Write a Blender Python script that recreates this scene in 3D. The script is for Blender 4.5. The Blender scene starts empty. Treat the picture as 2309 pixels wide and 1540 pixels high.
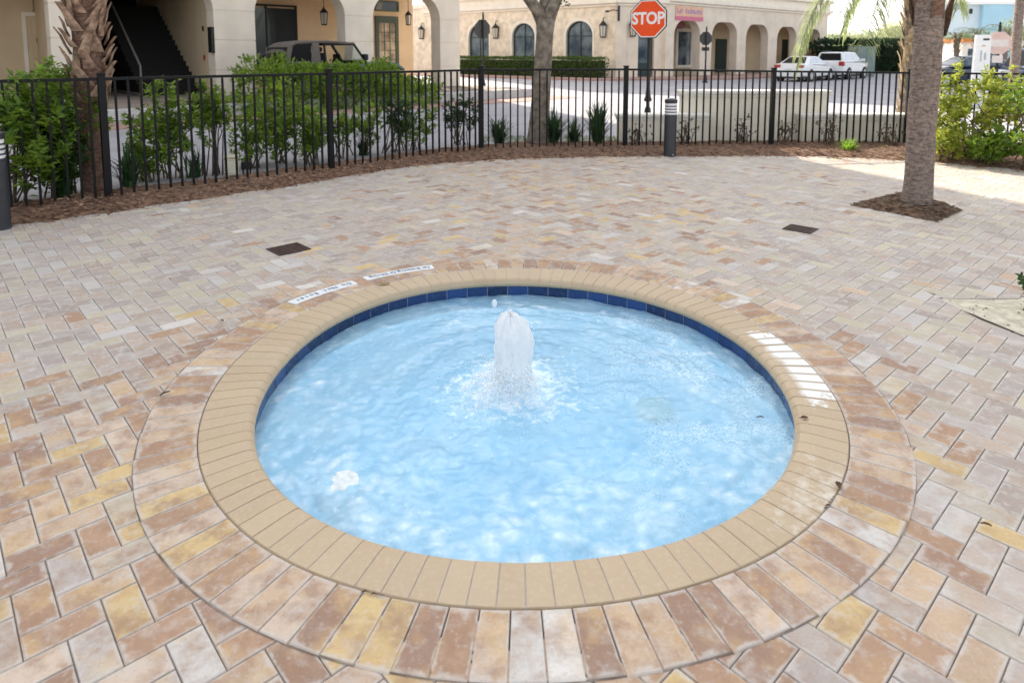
import bpy, bmesh, math, random
from math import sin, cos, pi, radians, sqrt, atan2, exp
from mathutils import Vector, Matrix, noise

random.seed(7)
R = random.random
def U(a, b): return a + (b - a) * random.random()

scene = bpy.context.scene
COL = scene.collection

# ------------------------------------------------------------------ camera calibration
F, HOR, PT, EYE = 1500.0, 120.0, 0.107, 1.65      # focal length and horizon in pixels of the 2309 wide photo
YP = HOR + F * math.tan(PT)
def at(px, py, z=0.0):
    u = (px - 1154.5) / F; v = -(py - YP) / F
    c, s = cos(PT), sin(PT)
    r = Vector((u, c + v * s, -s + v * c))
    return r * ((z - EYE) / r.z) + Vector((0, 0, EYE))
def on_line(px, p0, d):
    """distance along the upright plane p0 + s*d where the sight line of column px meets it"""
    k = (px - 1154.5) / F * cos(PT)
    return (k * p0[1] - p0[0]) / (d[0] - k * d[1])

# ------------------------------------------------------------------ materials
MATS = {}
def new_mat(name):
    m = bpy.data.materials.new(name); m.use_nodes = True
    nt = m.node_tree; b = nt.nodes['Principled BSDF']
    MATS[name] = m
    return m, nt, b
def node(nt, t, **k):
    n = nt.nodes.new(t)
    for a, v in k.items(): setattr(n, a, v)
    return n
def mixc(nt, fac, a, b):
    n = node(nt, 'ShaderNodeMix', data_type='RGBA')
    for sock, v in ((n.inputs[0], fac), (n.inputs[6], a), (n.inputs[7], b)):
        if isinstance(v, (int, float)): sock.default_value = v
        elif isinstance(v, tuple): sock.default_value = (*v, 1) if len(v) == 3 else v
        else: nt.links.new(v, sock)
    return n.outputs[2]
def ramp(nt, src, lo, hi, a=0.0, b=1.0):
    n = node(nt, 'ShaderNodeMapRange'); n.clamp = True
    nt.links.new(src, n.inputs[0])
    for i, v in ((1, lo), (2, hi), (3, a), (4, b)): n.inputs[i].default_value = v
    return n.outputs[0]
def nz(nt, vec, scale, detail=4, rough=.55):
    n = node(nt, 'ShaderNodeTexNoise'); n.inputs['Scale'].default_value = scale
    n.inputs['Detail'].default_value = detail; n.inputs['Roughness'].default_value = rough
    if vec is not None: nt.links.new(vec, n.inputs['Vector'])
    return n.outputs['Fac']
def geo_pos(nt): return node(nt, 'ShaderNodeNewGeometry').outputs['Position']
def bump(nt, b, h, strength, dist=.01):
    n = node(nt, 'ShaderNodeBump'); n.inputs['Strength'].default_value = strength
    n.inputs['Distance'].default_value = dist
    nt.links.new(h, n.inputs['Height']); nt.links.new(n.outputs[0], b.inputs['Normal'])
    return n
def plain(name, c, rough=.7, var=.15, scale=6, bmp=.0, bscale=60, metal=0, spec=.4, c2=None):
    """a base colour with soft patches of a second tone and a fine bump"""
    m, nt, b = new_mat(name)
    p = geo_pos(nt)
    c2 = c2 or tuple(x * (1 - var * 1.6) for x in c)
    c1 = tuple(min(1, x * (1 + var * .5)) for x in c)
    f = ramp(nt, nz(nt, p, scale, 5), .35, .65)
    nt.links.new(mixc(nt, f, c1, c2), b.inputs['Base Color'])
    b.inputs['Roughness'].default_value = rough; b.inputs['Metallic'].default_value = metal
    b.inputs['Specular IOR Level'].default_value = spec
    if bmp: bump(nt, b, nz(nt, p, bscale, 3), bmp)
    return m
def leafy(name, c, c2, trans=.35, rough=.5, scale=5):
    m, nt, b = new_mat(name)
    p = geo_pos(nt)
    f = ramp(nt, nz(nt, p, scale, 3), .38, .62)
    inf = node(nt, 'ShaderNodeNewGeometry').outputs['Random Per Island']
    f2 = node(nt, 'ShaderNodeMath', operation='ADD'); f2.inputs[1].default_value = 0
    a = node(nt, 'ShaderNodeMath', operation='MULTIPLY'); nt.links.new(f, a.inputs[0]); a.inputs[1].default_value = .55
    q = node(nt, 'ShaderNodeMath', operation='MULTIPLY'); nt.links.new(inf, q.inputs[0]); q.inputs[1].default_value = .45
    nt.links.new(a.outputs[0], f2.inputs[0]); nt.links.new(q.outputs[0], f2.inputs[1])
    col = mixc(nt, f2.outputs[0], c, c2)
    nt.links.new(col, b.inputs['Base Color']); b.inputs['Roughness'].default_value = rough
    b.inputs['Specular IOR Level'].default_value = .35
    t = node(nt, 'ShaderNodeBsdfTranslucent')
    hs = node(nt, 'ShaderNodeHueSaturation'); hs.inputs['Value'].default_value = 1.5; hs.inputs['Hue'].default_value = .485
    nt.links.new(col, hs.inputs['Color']); nt.links.new(hs.outputs[0], t.inputs['Color'])
    ms = node(nt, 'ShaderNodeMixShader'); ms.inputs[0].default_value = trans
    nt.links.new(b.outputs[0], ms.inputs[1]); nt.links.new(t.outputs[0], ms.inputs[2])
    nt.links.new(ms.outputs[0], nt.nodes['Material Output'].inputs['Surface'])
    return m

STUCCO = plain('stucco_cream', (.78, .69, .575), .9, .07, 1.2, .12, 90)
PEACH = plain('stucco_peach', (.80, .57, .34), .9, .06, 1.0, .1, 80)
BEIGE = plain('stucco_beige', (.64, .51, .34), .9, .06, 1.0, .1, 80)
COQUINA = plain('coquina_wall', (.86, .74, .58), .95, .14, 2.2, .3, 14)
TRIM = plain('trim_cream', (.86, .79, .68), .8, .05, 2)
WHITEW = plain('white_stucco', (.88, .82, .68), .9, .08, 1.5, .12, 60)
CAPW = plain('wall_cap_white', (.88, .85, .77), .8, .06, 3, .1, 50)
DARKIN = plain('unlit_stair_shade', (.005, .0045, .0045), .8, .1, 4)  # blackness of the unlit stairwell put into the colour
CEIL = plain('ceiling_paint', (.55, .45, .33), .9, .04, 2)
GLASSD, _nt, _b = new_mat('dark_glass')
_b.inputs['Base Color'].default_value = (.03, .04, .045, 1); _b.inputs['Roughness'].default_value = .04
_b.inputs['Specular IOR Level'].default_value = .6
GLASSB, _nt, _b = new_mat('blue_glass')
_p = geo_pos(_nt); _nt.links.new(mixc(_nt, ramp(_nt, nz(_nt, _p, 1.1, 4), .4, .6), (.035, .06, .085), (.16, .2, .22)), _b.inputs['Base Color'])
_b.inputs['Roughness'].default_value = .06
TEALFR = plain('dark_teal_frame', (.025, .05, .055), .5, .1, 8)
GREENDR = plain('green_door_paint', (.07, .09, .06), .5, .12, 6)
GREENDK = plain('dark_green_door_paint', (.012, .03, .024), .5, .12, 6)
BLACKMETAL = plain('black_powder_coat', (.004, .0045, .006), .5, .2, 20, spec=.25)
IRON = plain('black_iron', (.016, .015, .014), .5, .2, 20)
LAMPGL, _nt, _b = new_mat('seeded_lamp_glass')
_b.inputs['Base Color'].default_value = (.62, .58, .5, 1); _b.inputs['Roughness'].default_value = .15
BOLLARD = plain('charcoal_bollard_paint', (.036, .039, .047), .42, .12, 9, spec=.45)
LENSW = plain('white_lamp_lens', (.82, .82, .84), .3, .03, 9)
ROAD = plain('light_concrete_road', (.385, .375, .40), .9, .10, .7, .25, 40, c2=(.32, .31, .335))
KERB = plain('kerb_concrete', (.52, .51, .50), .9, .12, 3, .2, 40)
REDBR, _nt, _b = new_mat('red_brick_paving')
_br = node(_nt, 'ShaderNodeTexBrick'); _br.inputs['Scale'].default_value = 5
_br.inputs['Color1'].default_value = (.34, .17, .13, 1); _br.inputs['Color2'].default_value = (.46, .29, .24, 1); _br.inputs['Mortar'].default_value = (.38, .33, .30, 1)
_nt.links.new(geo_pos(_nt), _br.inputs['Vector']); _nt.links.new(_br.outputs[0], _b.inputs['Base Color']); _b.inputs['Roughness'].default_value = .9
GROUND = plain('pale_ground', (.46, .44, .40), .95, .12, .3, .2, 20)
SOIL = plain('dark_soil', (.10, .065, .045), 1, .3, 5, .4, 40)
SAND = plain('pale_sand', (.64, .585, .46), 1, .18, 14, .8, 60)
MULCH = plain('mulch_bed', (.23, .135, .085), 1, .45, 16, .9, 60, c2=(.075, .042, .028))
CHIP = leafy('pine_straw', (.46, .29, .19), (.13, .07, .045), .1, .9, 9)
BARK = plain('oak_bark', (.25, .21, .165), 1, .3, 9, .9, 26, c2=(.12, .10, .08))
def ringed(name, c, c2):
    m, nt, b = new_mat(name); p = geo_pos(nt); mp = node(nt, 'ShaderNodeMapping'); mp.inputs['Scale'].default_value = (1, 1, 5.5); nt.links.new(p, mp.inputs[0])
    f1 = nz(nt, mp.outputs[0], 11, 6, .7); f2 = nz(nt, p, 26, 5, .7); a = node(nt, 'ShaderNodeMath', operation='ADD'); nt.links.new(f1, a.inputs[0]); nt.links.new(f2, a.inputs[1])
    f = ramp(nt, a.outputs[0], .80, 1.22); nt.links.new(mixc(nt, f, c2, c), b.inputs['Base Color']); b.inputs['Roughness'].default_value = .95; bump(nt, b, a.outputs[0], 1.0, .03); return m
BARKP = ringed('palm_trunk_fibre', (.46, .36, .30), (.13, .10, .088))
BARKR = ringed('palm_trunk_red', (.33, .20, .14), (.11, .06, .042))
BOOT = plain('palm_boot', (.40, .27, .19), .9, .3, 11, .6, 40, c2=(.15, .092, .064))
BOOTL = plain('palm_boot_pale', (.50, .40, .27), .9, .25, 9, .5, 50, c2=(.28, .20, .12))
TWIG = plain('twig', (.13, .095, .07), 1, .2, 20)
LEAF = leafy('shrub_leaf', (.27, .41, .045), (.05, .115, .02), .42, .38)
LEAFD = leafy('shrub_leaf_dark', (.06, .13, .03), (.018, .045, .014), .3, .4)
LEAFY = leafy('shrub_leaf_sunny', (.42, .46, .07), (.17, .24, .04), .5, .45)
HEDGE = leafy('hedge_leaf', (.11, .19, .03), (.035, .07, .014), .3, .5)
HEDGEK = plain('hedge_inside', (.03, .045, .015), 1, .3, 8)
BLADE = leafy('strap_leaf', (.055, .13, .04), (.02, .055, .022), .3, .4)
BLADEY = leafy('grass_tuft_leaf', (.30, .48, .06), (.17, .33, .04), .45, .5)
TWIGD = leafy('sparse_leaf', (.06, .055, .03), (.03, .03, .018), .2, .6)
GRASSM = leafy('lawn_blade', (.14, .22, .04), (.06, .11, .02), .3, .6)
FROND = leafy('palm_frond', (.27, .32, .15), (.15, .20, .08), .5, .45)
FROND2 = leafy('palm_frond_dark', (.13, .20, .05), (.06, .10, .03), .4, .45)
OAKLF = leafy('oak_leaf', (.06, .11, .025), (.03, .055, .014), .3, .4)
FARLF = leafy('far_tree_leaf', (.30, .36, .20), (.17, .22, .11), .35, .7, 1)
FARHG = leafy('far_hedge_leaf', (.035, .075, .03), (.012, .028, .014), .2, .6, 2)
RUBBER = plain('tyre_rubber', (.012, .012, .013), .8, .1, 20)
ALLOY = plain('alloy_wheel', (.55, .56, .58), .35, .05, 9, metal=.6)
def paint(name, c, rough=.3):
    m, nt, b = new_mat(name); b.inputs['Base Color'].default_value = (*c, 1); b.inputs['Roughness'].default_value = rough
    b.inputs['Coat Weight'].default_value = .5; b.inputs['Coat Roughness'].default_value = .06
    return m
CARW = paint('white_car_paint', (.80, .81, .83)); CARB = paint('dark_blue_car_paint', (.012, .025, .06))
CARN = paint('navy_van_paint', (.014, .04, .10)); CARG = paint('teal_car_paint', (.05, .11, .14), .35)
REDL = paint('red_lamp_lens', (.36, .004, .006))
VINYL = plain('smoked_vinyl_window', (.006, .006, .008), .45, .1, 9, spec=.15); PLATE = plain('plate_white', (.66, .68, .66), .5, .05, 30)
REDPL = plain('red_plate', (.60, .10, .10), .5, .05, 30)
CHROME = plain('bright_metal', (.65, .65, .66), .25, .03, 9, metal=.9)
CANVAS = plain('tan_canvas', (.155, .135, .12), .95, .1, 5, .2, 60)
SEATM = plain('dark_seat_fabric', (.025, .022, .03), .9, .2, 9)
GLASSC, _nt, _b = new_mat('windscreen_glass')
_b.inputs['Base Color'].default_value = (.75, .9, .85, 1); _b.inputs['Transmission Weight'].default_value = 1; _b.inputs['Roughness'].default_value = .0; _b.inputs['IOR'].default_value = 1.05
GLASSP = paint('pale_car_glass', (.42, .47, .56), .08)
SIGNR = plain('sign_red', (.93, .085, .006), .35, .03, 9, spec=.4)
SIGNW = plain('sign_white', (.88, .88, .86), .4, .03, 9)
SIGNB = plain('sign_back_grey', (.06, .058, .055), .6, .15, 9)
SIGNP = plain('sign_glare_pink', (.85, .62, .54), .5, .1, 6)  # red sign washed pale by glare, the glare put into its colour
SIGNPW = plain('sign_glare_white', (.88, .80, .74), .5, .05, 6)
BANO = plain('banner_peach', (.80, .50, .34), .7, .08, 4); BANM = plain('banner_magenta', (.66, .20, .30), .7, .08, 4)
BANL = plain('banner_lilac', (.40, .25, .55), .7, .08, 4); MAROON = plain('maroon_panel', (.10, .006, .006), .6, .1, 6)
GRATE = plain('rusty_grate', (.06, .026, .019), .7, .4, 30); PITD = plain('drain_pit', (.006, .004, .004), .9, .1, 9)
TILEW = plain('white_tile', (.82, .85, .87), .25, .04, 12); TILET = plain('tile_lettering', (.10, .16, .24), .4, .1, 20)
CREAMBOX = plain('cream_plastic', (.66, .62, .46), .6, .08, 9); BLACKBOX = plain('black_plastic', (.012, .012, .014), .6, .1, 9)
UTIL = plain('grey_green_cabinet', (.20, .26, .24), .6, .1, 3)
BLUEB = plain('pale_blue_siding', (.42, .66, .80), .8, .04, .4); BLUEW = plain('pale_blue_white_siding', (.68, .78, .84), .8, .04, .4)
ORANGE = plain('orange_paint', (.85, .22, .03), .6, .05, 4)
DEBRIS = plain('dead_leaf', (.11, .06, .03), .9, .3, 40)
DEBRISY = plain('dead_leaf_yellow', (.36, .25, .07), .9, .3, 40)

# ------------------------------------------------------------------ mesh builder (world coordinates)
ROOTS = {}
class MB:
    def __init__(s, M=None):
        s.v = []; s.f = []; s.mi = []; s.col = None; s.tone = None; s.M = M; s.cur = 0; s.sm = []; s.smooth = False; s.edge = None
    def add(s, vs, fs, M=None, mi=None):
        o = len(s.v); T = s.M if M is None else (s.M @ M if s.M is not None else M)
        for p in vs:
            p = Vector(p); s.v.append(T @ p if T is not None else p)
        for f in fs:
            s.f.append([o + i for i in f]); s.mi.append(s.cur if mi is None else mi); s.sm.append(s.smooth)
    def box(s, x0, x1, y0, y1, z0, z1, M=None, mi=None):
        s.add([(x0, y0, z0), (x1, y0, z0), (x1, y1, z0), (x0, y1, z0), (x0, y0, z1), (x1, y0, z1), (x1, y1, z1), (x0, y1, z1)],
              [(3, 2, 1, 0), (4, 5, 6, 7), (0, 1, 5, 4), (1, 2, 6, 5), (2, 3, 7, 6), (3, 0, 4, 7)], M, mi)
    def bbox(s, x0, x1, y0, y1, z0, z1, r=.02, M=None, mi=None):
        """box with chamfered edges"""
        bm = bmesh.new(); bmesh.ops.create_cube(bm, size=1)
        for v in bm.verts: v.co = Vector((x0 if v.co.x < 0 else x1, y0 if v.co.y < 0 else y1, z0 if v.co.z < 0 else z1))
        bmesh.ops.bevel(bm, geom=bm.edges[:], offset=r, segments=2, affect='EDGES', profile=.5)
        s.bm(bm, M, mi)
    def bm(s, bm, M=None, mi=None):
        bm.verts.index_update()
        s.add([v.co.copy() for v in bm.verts], [[v.index for v in f.verts] for f in bm.faces], M, mi); bm.free()
    def tube(s, pts, rad, n=8, M=None, mi=None, cap=True):
        pts = [Vector(p) for p in pts]; k = len(pts)
        if not hasattr(rad, '__len__'): rad = [rad] * k
        vs = []; fs = []; a = None
        for i, p in enumerate(pts):
            t = (pts[min(i + 1, k - 1)] - pts[max(i - 1, 0)])
            t = t.normalized() if t.length > 1e-9 else Vector((0, 0, 1))
            if a is None: a = t.orthogonal().normalized()
            a = (a - t * a.dot(t)); a = a.normalized() if a.length > 1e-6 else t.orthogonal().normalized()
            b = t.cross(a)
            for j in range(n):
                th = 2 * pi * j / n; vs.append(p + (a * cos(th) + b * sin(th)) * rad[i])
        for i in range(k - 1):
            for j in range(n):
                fs.append((i * n + j, i * n + (j + 1) % n, (i + 1) * n + (j + 1) % n, (i + 1) * n + j))
        if cap: fs += [tuple(range(n - 1, -1, -1)), tuple((k - 1) * n + j for j in range(n))]
        s.add(vs, fs, M, mi)
    def lathe(s, prof, c=(0, 0, 0), n=24, M=None, mi=None):
        vs = []; fs = []; k = len(prof)
        for r, z in prof:
            for j in range(n):
                th = 2 * pi * j / n; vs.append((c[0] + r * cos(th), c[1] + r * sin(th), c[2] + z))
        for i in range(k - 1):
            for j in range(n): fs.append((i * n + j, i * n + (j + 1) % n, (i + 1) * n + (j + 1) % n, (i + 1) * n + j))
        fs += [tuple(range(n - 1, -1, -1)), tuple((k - 1) * n + j for j in range(n))]
        s.add(vs, fs, M, mi)
    def prism(s, poly, t0, t1, axis='z', M=None, mi=None):
        """poly of 2D points extruded along an axis: z -> (a,b,t), y -> (a,t,b)"""
        n = len(poly)
        q = (lambda a, b, t: (a, b, t)) if axis == 'z' else ((lambda a, b, t: (a, t, b)) if axis == 'y' else (lambda a, b, t: (t, a, b)))
        vs = [q(a, b, t0) for a, b in poly] + [q(a, b, t1) for a, b in poly]
        fs = [tuple(range(n - 1, -1, -1)), tuple(range(n, 2 * n))] + [(i, (i + 1) % n, n + (i + 1) % n, n + i) for i in range(n)]
        s.add(vs, fs, M, mi)
    def loft(s, rings, M=None, mi=None, cap=True):
        n = len(rings[0]); k = len(rings)
        vs = [p for r in rings for p in r]
        fs = [(i * n + j, i * n + (j + 1) % n, (i + 1) * n + (j + 1) % n, (i + 1) * n + j) for i in range(k - 1) for j in range(n)]
        if cap: fs += [tuple(range(n - 1, -1, -1)), tuple((k - 1) * n + j for j in range(n))]
        s.add(vs, fs, M, mi)
    def build(s, name, mat, parent=None, smooth=False, fix=True):
        me = bpy.data.meshes.new(name)
        inv = ROOTS[parent.name].inverted() if parent is not None else None
        vs = [(inv @ v) if inv is not None else v for v in s.v]
        me.from_pydata([tuple(v) for v in vs], [], s.f); me.update()
        for m in (mat if isinstance(mat, (list, tuple)) else [mat]): me.materials.append(m)
        if len(me.materials) > 1: me.polygons.foreach_set('material_index', s.mi)
        if smooth: me.polygons.foreach_set('use_smooth', [True] * len(me.polygons))
        elif any(s.sm): me.polygons.foreach_set('use_smooth', s.sm)
        if s.col:
            for an, data in (('Col', s.col), ('Tone', s.tone)):
                if data is None: continue
                at_ = me.attributes.new(an, 'FLOAT_COLOR', 'FACE'); at_.data.foreach_set('color', [x for c in data for x in c])
        if s.edge: me.attributes.new('Edge', 'FLOAT', 'POINT').data.foreach_set('value', s.edge)
        if fix:
            bm = bmesh.new(); bm.from_mesh(me); bmesh.ops.recalc_face_normals(bm, faces=bm.faces); bm.to_mesh(me); bm.free()
        o = bpy.data.objects.new(name, me); COL.objects.link(o)
        if parent is not None: o.parent = parent; ROOTS[o.name] = ROOTS[parent.name].copy()
        else: ROOTS[o.name] = Matrix.Identity(4)
        return o
def autosmooth(o, ang=35):
    me = o.data; bm = bmesh.new(); bm.from_mesh(me)
    for f in bm.faces: f.smooth = True
    for e in bm.edges:
        e.smooth = not (len(e.link_faces) == 2 and e.calc_face_angle(0) > radians(ang))
    bm.to_mesh(me); bm.free(); return o
def tag(o, label=None, cat=None, group=None, kind=None):
    if label: o['label'] = label
    if cat: o['category'] = cat
    if group: o['group'] = group
    if kind: o['kind'] = kind
    return o
def thing(name, label, cat, loc=(0, 0, 0), rz=0.0, group=None):
    o = bpy.data.objects.new(name, None); COL.objects.link(o); o.empty_display_size = .1
    o.location = loc; o.rotation_euler = (0, 0, rz)
    ROOTS[o.name] = Matrix.Translation(Vector(loc)) @ Matrix.Rotation(rz, 4, 'Z')
    return tag(o, label, cat, group)
def copy_thing(root, loc, rz=None, label=None, sc=1.0):
    r = root.copy(); COL.objects.link(r); r.location = loc; r.scale = (sc,) * 3
    if rz is not None: r.rotation_euler = (0, 0, rz)
    if label: r['label'] = label
    for ch in list(root.children):
        c = ch.copy(); COL.objects.link(c); c.parent = r
        for g in list(ch.children):
            d = g.copy(); COL.objects.link(d); d.parent = c
    return r
def structure(o): o['kind'] = 'structure'; return o
def frame(loc, rz): return Matrix.Translation(Vector(loc)) @ Matrix.Rotation(rz, 4, 'Z')
def text_into(mb, txt, size, M, depth=.004, bold=.0, align='CENTER', space=1.0):
    cu = bpy.data.curves.new('lettering', 'FONT'); cu.body = txt; cu.size = size; cu.align_x = align; cu.align_y = 'CENTER'
    cu.extrude = depth; cu.offset = bold; cu.space_character = space; cu.resolution_u = 3
    o = bpy.data.objects.new('lettering', cu); COL.objects.link(o)
    dg = bpy.context.evaluated_depsgraph_get(); me = o.evaluated_get(dg).to_mesh()
    mb.add([v.co.copy() for v in me.vertices], [tuple(p.vertices) for p in me.polygons], M)
    o.evaluated_get(dg).to_mesh_clear(); bpy.data.objects.remove(o); bpy.data.curves.remove(cu)
# ------------------------------------------------------------------ the plaza: pool outline measured on the ground
PC = Vector((0.042, 3.36, 0))
CO = [1.5642, 0.0046, 0.0281, -0.0202, 0.0036, -0.0002, -0.0073, -0.0079, -0.0051]
CI = [1.3348, 0.0102, -0.0003, -0.0229, -0.0048, 0.0115, -0.0044, -0.0113, 0.0022]
def four(c, th):
    return c[0] + sum(c[2 * k - 1] * cos(k * th) + c[2 * k] * sin(k * th) for k in range(1, len(c) // 2 + 1))
def r_out(th): return four(CO, th)
def r_in(th): return four(CI, th)
def r_ring(th): return four(CO, th) + .236
def pol(th, r, z=0.0): return (PC.x + r * cos(th), PC.y + r * sin(th), z)
def smooth(a, b, x):
    t = max(0, min(1, (x - a) / (b - a))); return t * t * (3 - 2 * t)

def holed_sheet(name, mat, radius, x0, x1, y0, y1, z, n=120):
    mb = MB(); inner = []; outer = []
    for i in range(n):
        th = 2 * pi * i / n; d = (cos(th), sin(th)); inner.append(pol(th, radius(th), z))
        t = min((x1 - PC.x) / d[0] if d[0] > 1e-9 else 1e9, (x0 - PC.x) / d[0] if d[0] < -1e-9 else 1e9,
                (y1 - PC.y) / d[1] if d[1] > 1e-9 else 1e9, (y0 - PC.y) / d[1] if d[1] < -1e-9 else 1e9)
        outer.append((PC.x + d[0] * t, PC.y + d[1] * t, z))
    mb.add(inner + outer, [(i, (i + 1) % n, n + (i + 1) % n, n + i) for i in range(n)])
    return mb.build(name, mat)
structure(holed_sheet('ground', GROUND, lambda t: 1.62, -900, 900, -300, 1500, -.05))
bed = structure(holed_sheet('paving_joint_sand', plain('joint_sand', (.50, .44, .385), 1, .3, 3, c2=(.30, .25, .21)), lambda t: r_out(t) - .02, -10, 11.5, -4, 13.2, -.0125))

# herringbone pavers, every brick its own bevelled block in one paving mesh
WARM = [((.64, .475, .235), 1.9), ((.455, .295, .195), 4), ((.37, .245, .18), 3), ((.58, .43, .305), 4), ((.64, .51, .40), 3), ((.70, .66, .61), 1)]
COOL = [((.475, .415, .38), 4), ((.52, .445, .39), 4), ((.525, .465, .385), 4), ((.58, .545, .51), 1.3), ((.57, .505, .385), 2.2), ((.435, .365, .32), 2.4), ((.50, .405, .335), 2.4)]
def pick(pal):
    t = R() * sum(w for _, w in pal)
    for c, w in pal:
        t -= w
        if t <= 0: return c
    return pal[-1][0]
def warmth(x, y):
    d = sqrt((x - PC.x) ** 2 + (y - PC.y) ** 2)
    a = 1 - smooth(1.75, 2.35, d)
    b = smooth(4.0, 2.6, y - .3 * (x + 1.5)) * smooth(.9, -.4, x - .25 * (2 - y))
    c = .38 * smooth(4.8, 5.6, y) * smooth(2.6, .8, abs(x - .4))
    e = .40 * smooth(2.6, 1.4, y)
    return max(a * (.75 if x < .6 or y < 2.6 else .45), b, c, e) + .28 * noise.noise((x * .9, y * .9, 3.1))
def brick_colour(w):
    c = pick(WARM if R() < w else COOL); k = U(.86, 1.0)
    return tuple(min(.9, v * k) for v in c)
SANDP = [at(2118, 672), at(2330, 672), at(2420, 800), at(2215, 722)]
def clip_out(poly, conv):
    """what stays of a brick that crosses the border of the sand bed"""
    n = len(conv); cen = sum((Vector(p[:2]) for p in conv), Vector((0, 0))) / n
    inside = 0; best = None
    for i in range(n):
        a = Vector(conv[i][:2]); b = Vector(conv[(i + 1) % n][:2]); nn = Vector((b.y - a.y, a.x - b.x)).normalized()
        if (cen - a).dot(nn) > 0: nn = -nn
        ds = [(Vector(p) - a).dot(nn) for p in poly]
        if min(ds) >= 0: return poly
        if best is None or max(ds) > best[0]: best = (max(ds), a, nn, ds)
    if best[0] <= .004: return None
    _, a, nn, ds = best; out = []
    for i in range(len(poly)):
        j = (i + 1) % len(poly)
        if ds[i] >= 0: out.append(poly[i])
        if (ds[i] >= 0) != (ds[j] >= 0):
            t = ds[i] / (ds[i] - ds[j]); out.append((poly[i][0] + t * (poly[j][0] - poly[i][0]), poly[i][1] + t * (poly[j][1] - poly[i][1])))
    return out if len(out) > 2 else None
def add_paver(mb, poly, z, w, bev=.0035, depth=.036):
    """poly counter-clockwise, already narrowed by the joint"""
    n = len(poly); cx = sum(p[0] for p in poly) / n; cy = sum(p[1] for p in poly) / n
    def inset(d_, z_):
        out = []
        for p in poly:
            d = Vector((cx - p[0], cy - p[1])); L = d.length; d = d / L * min(d_ * 1.35, L * .8); out.append((p[0] + d.x, p[1] + d.y, z_))
        return out
    zt = z + U(-.0008, .0008); core = inset(.020, zt); top = inset(bev, zt - .0004)
    lo = [(p[0], p[1], z - bev) for p in poly]; bt = [(p[0], p[1], z - depth) for p in poly]
    fs = [tuple(range(n))] + [(k * n + n + i, k * n + n + (i + 1) % n, k * n + (i + 1) % n, k * n + i) for k in range(3) for i in range(n)]
    mb.add(core + top + lo + bt, fs); mb.edge += [0.0] * n + [1.0] * (3 * n)
    c = brick_colour(w); t = (R(), R(), max(0, min(1, w)), 1)
    mb.col += [(*c, 1)] * len(fs); mb.tone += [t] * len(fs)

BRK, nt, b = new_mat('clay_pavers')
ac = node(nt, 'ShaderNodeAttribute', attribute_name='Col'); atn = node(nt, 'ShaderNodeAttribute', attribute_name='Tone')
pos = geo_pos(nt)
sep = node(nt, 'ShaderNodeSeparateColor'); nt.links.new(atn.outputs['Color'], sep.inputs[0])
sc_ = node(nt, 'ShaderNodeVectorMath', operation='MULTIPLY_ADD'); nt.links.new(atn.outputs['Color'], sc_.inputs[0]); sc_.inputs[1].default_value = (9, 9, 0); nt.links.new(pos, sc_.inputs[2])
vv = sc_.outputs[0]
n1 = nz(nt, vv, 9, 6, .62); n2 = nz(nt, vv, 13, 5, .6); n3 = nz(nt, pos, 55, 5, .7); n4 = nz(nt, vv, 6, 4)
def mul(a, bb):
    m_ = node(nt, 'ShaderNodeMath', operation='MULTIPLY'); nt.links.new(a, m_.inputs[0])
    if isinstance(bb, float): m_.inputs[1].default_value = bb
    else: nt.links.new(bb, m_.inputs[1])
    return m_.outputs[0]
wfac = ramp(nt, sep.outputs[2], .1, .9, .16, 1.0)
ed = node(nt, 'ShaderNodeAttribute', attribute_name='Edge').outputs['Fac']
big = nz(nt, pos, 5.5, 7, .66)                       # stains that run across several pavers
c = mixc(nt, mul(ramp(nt, n1, .45, .62, 0, .66), wfac), ac.outputs['Color'], (.335, .20, .128))
c = mixc(nt, mul(ramp(nt, n4, .50, .66, 0, .60), wfac), c, (.62, .43, .22))
c = mixc(nt, mul(ramp(nt, big, .50, .66, 0, .55), wfac), c, (.37, .24, .165))
c = mixc(nt, mul(ramp(nt, n2, .52, .68, 0, 1.0), ramp(nt, sep.outputs[2], .3, 1, .70, .30)), c, (.59, .56, .525))
ea = node(nt, 'ShaderNodeMath', operation='MULTIPLY_ADD'); nt.links.new(ed, ea.inputs[0]); ea.inputs[1].default_value = .27; nt.links.new(nz(nt, pos, 17, 5, .65), ea.inputs[2])
c = mixc(nt, ramp(nt, ea.outputs[0], .58, .76, 0, .62), c, (.585, .55, .51))
c = mixc(nt, ramp(nt, n3, .56, .74, 0, .5), c, (.64, .59, .52))
c = mixc(nt, ramp(nt, nz(nt, pos, 100, 4, .75), .54, .72, 0, .34), c, (.22, .15, .115))
nt.links.new(c, b.inputs['Base Color']); b.inputs['Roughness'].default_value = .82; b.inputs['Specular IOR Level'].default_value = .3
hb = node(nt, 'ShaderNodeMath', operation='ADD'); nt.links.new(nz(nt, pos, 90, 4, .65), hb.inputs[0]); nt.links.new(nz(nt, vv, 22, 4, .6), hb.inputs[1])
bump(nt, b, hb.outputs[0], .38, .005)

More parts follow.
